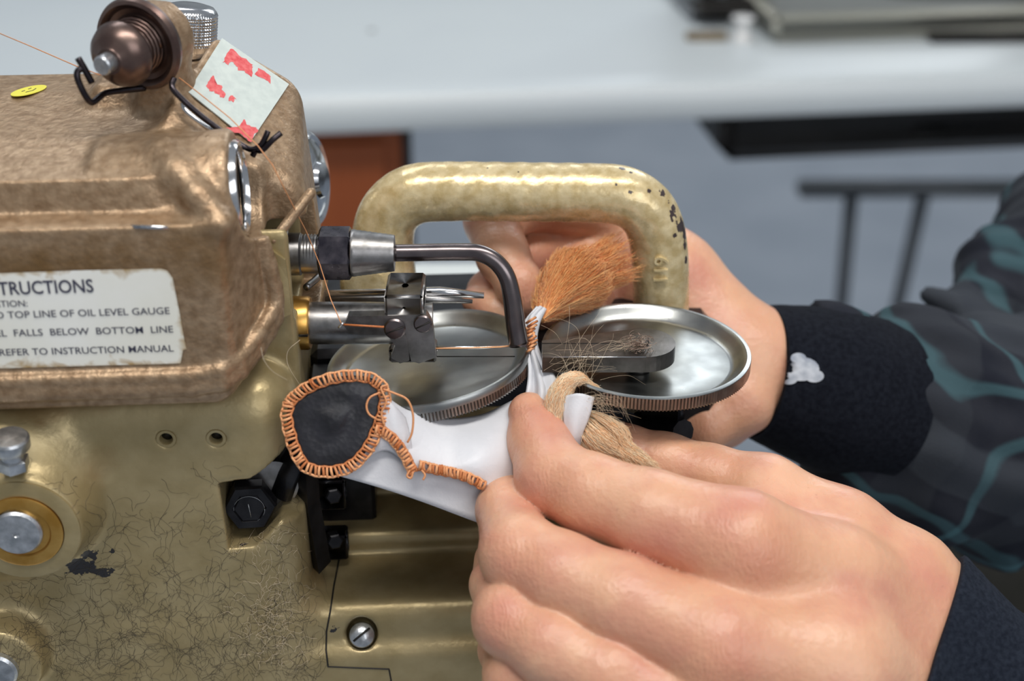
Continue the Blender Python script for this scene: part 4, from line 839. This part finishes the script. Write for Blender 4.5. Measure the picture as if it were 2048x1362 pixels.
# the other hand, behind the discs
I2 = [(1062, 598, 383, 40), (1040, 570, 384, 46), (1005, 510, 388, 52), (985, 440, 396, 56), (1060, 400, 404, 60), (1200, 410, 412, 70)]
M2 = [(1075, 640, 392, 40), (1015, 622, 392, 44), (978, 585, 398, 42), (1080, 490, 414, 54), (1230, 450, 420, 76)]
T2 = [(1035, 640, 388, 38), (990, 620, 390, 38), (950, 600, 394, 28)]
R2 = [(1180, 640, 405, 55), (1160, 540, 412, 58), (1230, 480, 420, 80)]
L2 = [(1340, 850, 400, 40), (1410, 850, 398, 52), (1480, 800, 402, 70), (1500, 720, 408, 90)]
p2_ = [[(1200, 430, 418, 80), (1340, 560, 416, 95), (1460, 680, 412, 95)], [(1220, 520, 424, 100), (1350, 660, 420, 130), (1470, 740, 416, 120)], [(1250, 600, 420, 90), (1400, 760, 412, 100), (1440, 830, 408, 70)], [(1460, 720, 412, 110), (1640, 760, 418, 120), (1850, 820, 430, 140)]]
hand('hand', ((-26, -48, 345), (125, 52, 450)), .8, [I2, M2, T2, R2, L2], p2_, reds=[(1100, 520, 400, 50, .6), (1055, 600, 378, 30, .4), (1400, 850, 385, 40, .5)], kf=.5, lab='far hand behind the discs holding the ginger fur')
nl = pv(1072, 592, 379.6); v, f = lathe([(2.6, 0), (2.2, .5), (1.2, .8), (.1, .9)], (0, 0, 0), (0, 0, 1), 24); v = v*[1.25, .85, 1]
c_, s__ = math.cos(-.9), math.sin(-.9); v = v @ np.array([[c_, s__, 0], [-s__, c_, 0], [0, 0, 1]]); v = v @ np.array([[1, 0, 0], [0, 1, 0], [0, 0, -1]])
v = v[:, [0, 1, 2]]; a = .75; v = np.c_[v[:, 0]*math.cos(a)-v[:, 2]*math.sin(a), v[:, 1], v[:, 0]*math.sin(a)+v[:, 2]*math.cos(a)]
mk('fingernail', V2W(v+nl+np.array([2, 0, -.2])), f, M['nail'], PR)
# sleeves
def checks(h, col):
    sx = h['N'].new('ShaderNodeSeparateXYZ'); mp = h['N'].new('ShaderNodeMapping'); mp.inputs['Rotation'].default_value = (.3, -.5, -.55); h['L'].new(h['tc'], mp.inputs[0]); h['L'].new(mp.outputs[0], sx.inputs[0])
    def band(o, sc_, th_, off=0.): 
        a = h['math']('MULTIPLY', o, sc_); a = h['math']('ADD', a, h['math']('MULTIPLY', h['noise'](18, 2), .9)); a = h['math']('ADD', a, off); a = h['math']('FRACT', a, 0); a = h['math']('ABSOLUTE', h['math']('SUBTRACT', a, .5), 0); return h['rng'](a, th_, th_-.03)
    x, y, z = sx.outputs[0], sx.outputs[1], sx.outputs[2]
    col = h['mix'](h['math']('MULTIPLY', band(x, 22, .22), .6), col, (.03, .034, .042)); col = h['mix'](h['math']('MULTIPLY', band(z, 22, .22), .5), col, (.05, .058, .07))
    b1 = band(x, 22, .055, .5); b2_ = band(z, 22, .055, .5); t_ = h['math']('MULTIPLY', h['math']('ADD', b1, b2_), .55)
    return h['mix'](t_, col, (.06, .13, .15))
M['check'] = mat('dark_checked_cloth', (.012, .014, .022), (.02, .022, .03), 60, .95, 0, [(1200, .4, .0003)], spec=.2, extra=checks)
V = Vol((88, -78, 372), (300, 190, 640), 2.0)
def vcap(a, b, k=14): A_, ra_ = pv(*a[:3]), a[3]*a[2]/FPX; B_2, rb_ = pv(*b[:3]), b[3]*b[2]/FPX; V.cap(A_, B_2, ra_, rb_, k)
chain = [(1590, 765, 422, 140), (1700, 800, 430, 165), (1850, 850, 445, 215), (2050, 880, 470, 235), (2400, 900, 520, 260)]
for a, b in zip(chain[:-1], chain[1:]): vcap(a, b)
up_ = [(1960, 610, 500, 70), (2080, 580, 520, 160), (2250, 490, 560, 230), (2540, 340, 600, 300)]
for a, b in zip(up_[:-1], up_[1:]): vcap(a, b, 10)
vcap((1856, 592, 480, 20), (1960, 640, 490, 60), 8)
S_, X_ = V.full(); gx, gy_, gz = X_
V.D += (1.5*np.sin((gx*.75+gy_*.35)*.30+np.sin(gy_*.07)*2.2)+1.1*np.sin((gx*.9-gy_*.5+gz*.3)*.17+1)+.8*np.sin(gx*.11+gy_*.45+gz*.2)).astype(np.float32)
v, f = V.mesh(); mk('jacket_sleeve', V2W(v), f, M['check'], PR, label='dark checked sleeve with teal stripes')
def ribtube(name, pts, rad, m, n=180, ribs=90, amp=.25, sx=1, sy=1, lab=None):
    p = cat([pv(*q[:3]) for q in pts], 6); rr_ = np.interp(np.linspace(0, 1, len(p)), np.linspace(0, 1, len(rad)), rad)
    v, f = sweep(V2W(p), rr_, n, sx, sy); f = f[:-2]; N = len(p); vv = v.reshape(N, n, 3); c = V2W(p)[:, None, :]; k = 1+amp/20*np.sin(np.arange(n)/n*2*math.pi*ribs)[None, :, None]; vv = c+(vv-c)*k
    inner = c+(vv-c)*.93; V_ = np.concatenate([vv.reshape(-1, 3), inner.reshape(-1, 3)]); K = N*n
    F_ = list(f)+[tuple(i+K for i in q[::-1]) for q in f]+[(j, (j+1) % n, (j+1) % n+K, j+K) for j in range(n)]
    return mk(name, V_, F_, m, PR, label=lab)
M['blackknit'] = mat('black_knit', (.003, .004, .008), (.008, .010, .016), 700, .95, 0, [(1800, .5, .0004)], spec=.15)
M['print'] = mat('white_print', (.25, .28, .34), (.5, .53, .58), 250, .8)
cuff_far = ribtube('knit_cuff', [(1512, 742, 414), (1560, 752, 416), (1650, 775, 420), (1740, 800, 428)], [21, 23, 26.5, 27], M['blackknit'], sx=1.02, sy=.9, lab='black knit cuff')
bc_ = BVHTree.FromPolygons([Vector(x) for x in [v_.co[:] for v_ in cuff_far.data.vertices]], [tuple(p.vertices) for p in cuff_far.data.polygons]); Lc = Vector(rootloc(PR))
def oncuff(x, y):
    h = bc_.ray_cast(Vector(CAM*.001)-Lc, Vector(ray(x, y))); return (np.array(h[0])+np.array(Lc))*1000 if h[0] is not None else P(x, y, 392)
for ex, ey, er in ((1602, 738, 30), (1577, 757, 15), (1628, 752, 16), (1596, 716, 13)):
    ring_ = [oncuff(ex+er*k_*math.cos(a)*1.2, ey+er*k_*math.sin(a)*.8)+dirv(0, 0, -1)*.5 for k_ in (1, .5) for a in np.linspace(0, 2*math.pi, 18, endpoint=False)]+[oncuff(ex, ey)+dirv(0, 0, -1)*.5]
    mk('cuff_emblem', ring_, [(i, (i+1) % 18, 18+(i+1) % 18, 18+i) for i in range(18)]+[(18+i, 18+(i+1) % 18, 36) for i in range(18)], M['print'], PR, label='white fuzzy emblem on the black cuff')
M['trouser'] = mat('dark_olive_cloth', (.03, .028, .02), (.05, .045, .035), 20, .9)
v, f = sweep([P(2050, 1230, 560), P(2300, 1330, 600), P(2700, 1450, 660)], [62, 70, 80], 32, 1, .8); mk('trouser_leg', v, f, M['trouser'], PR)
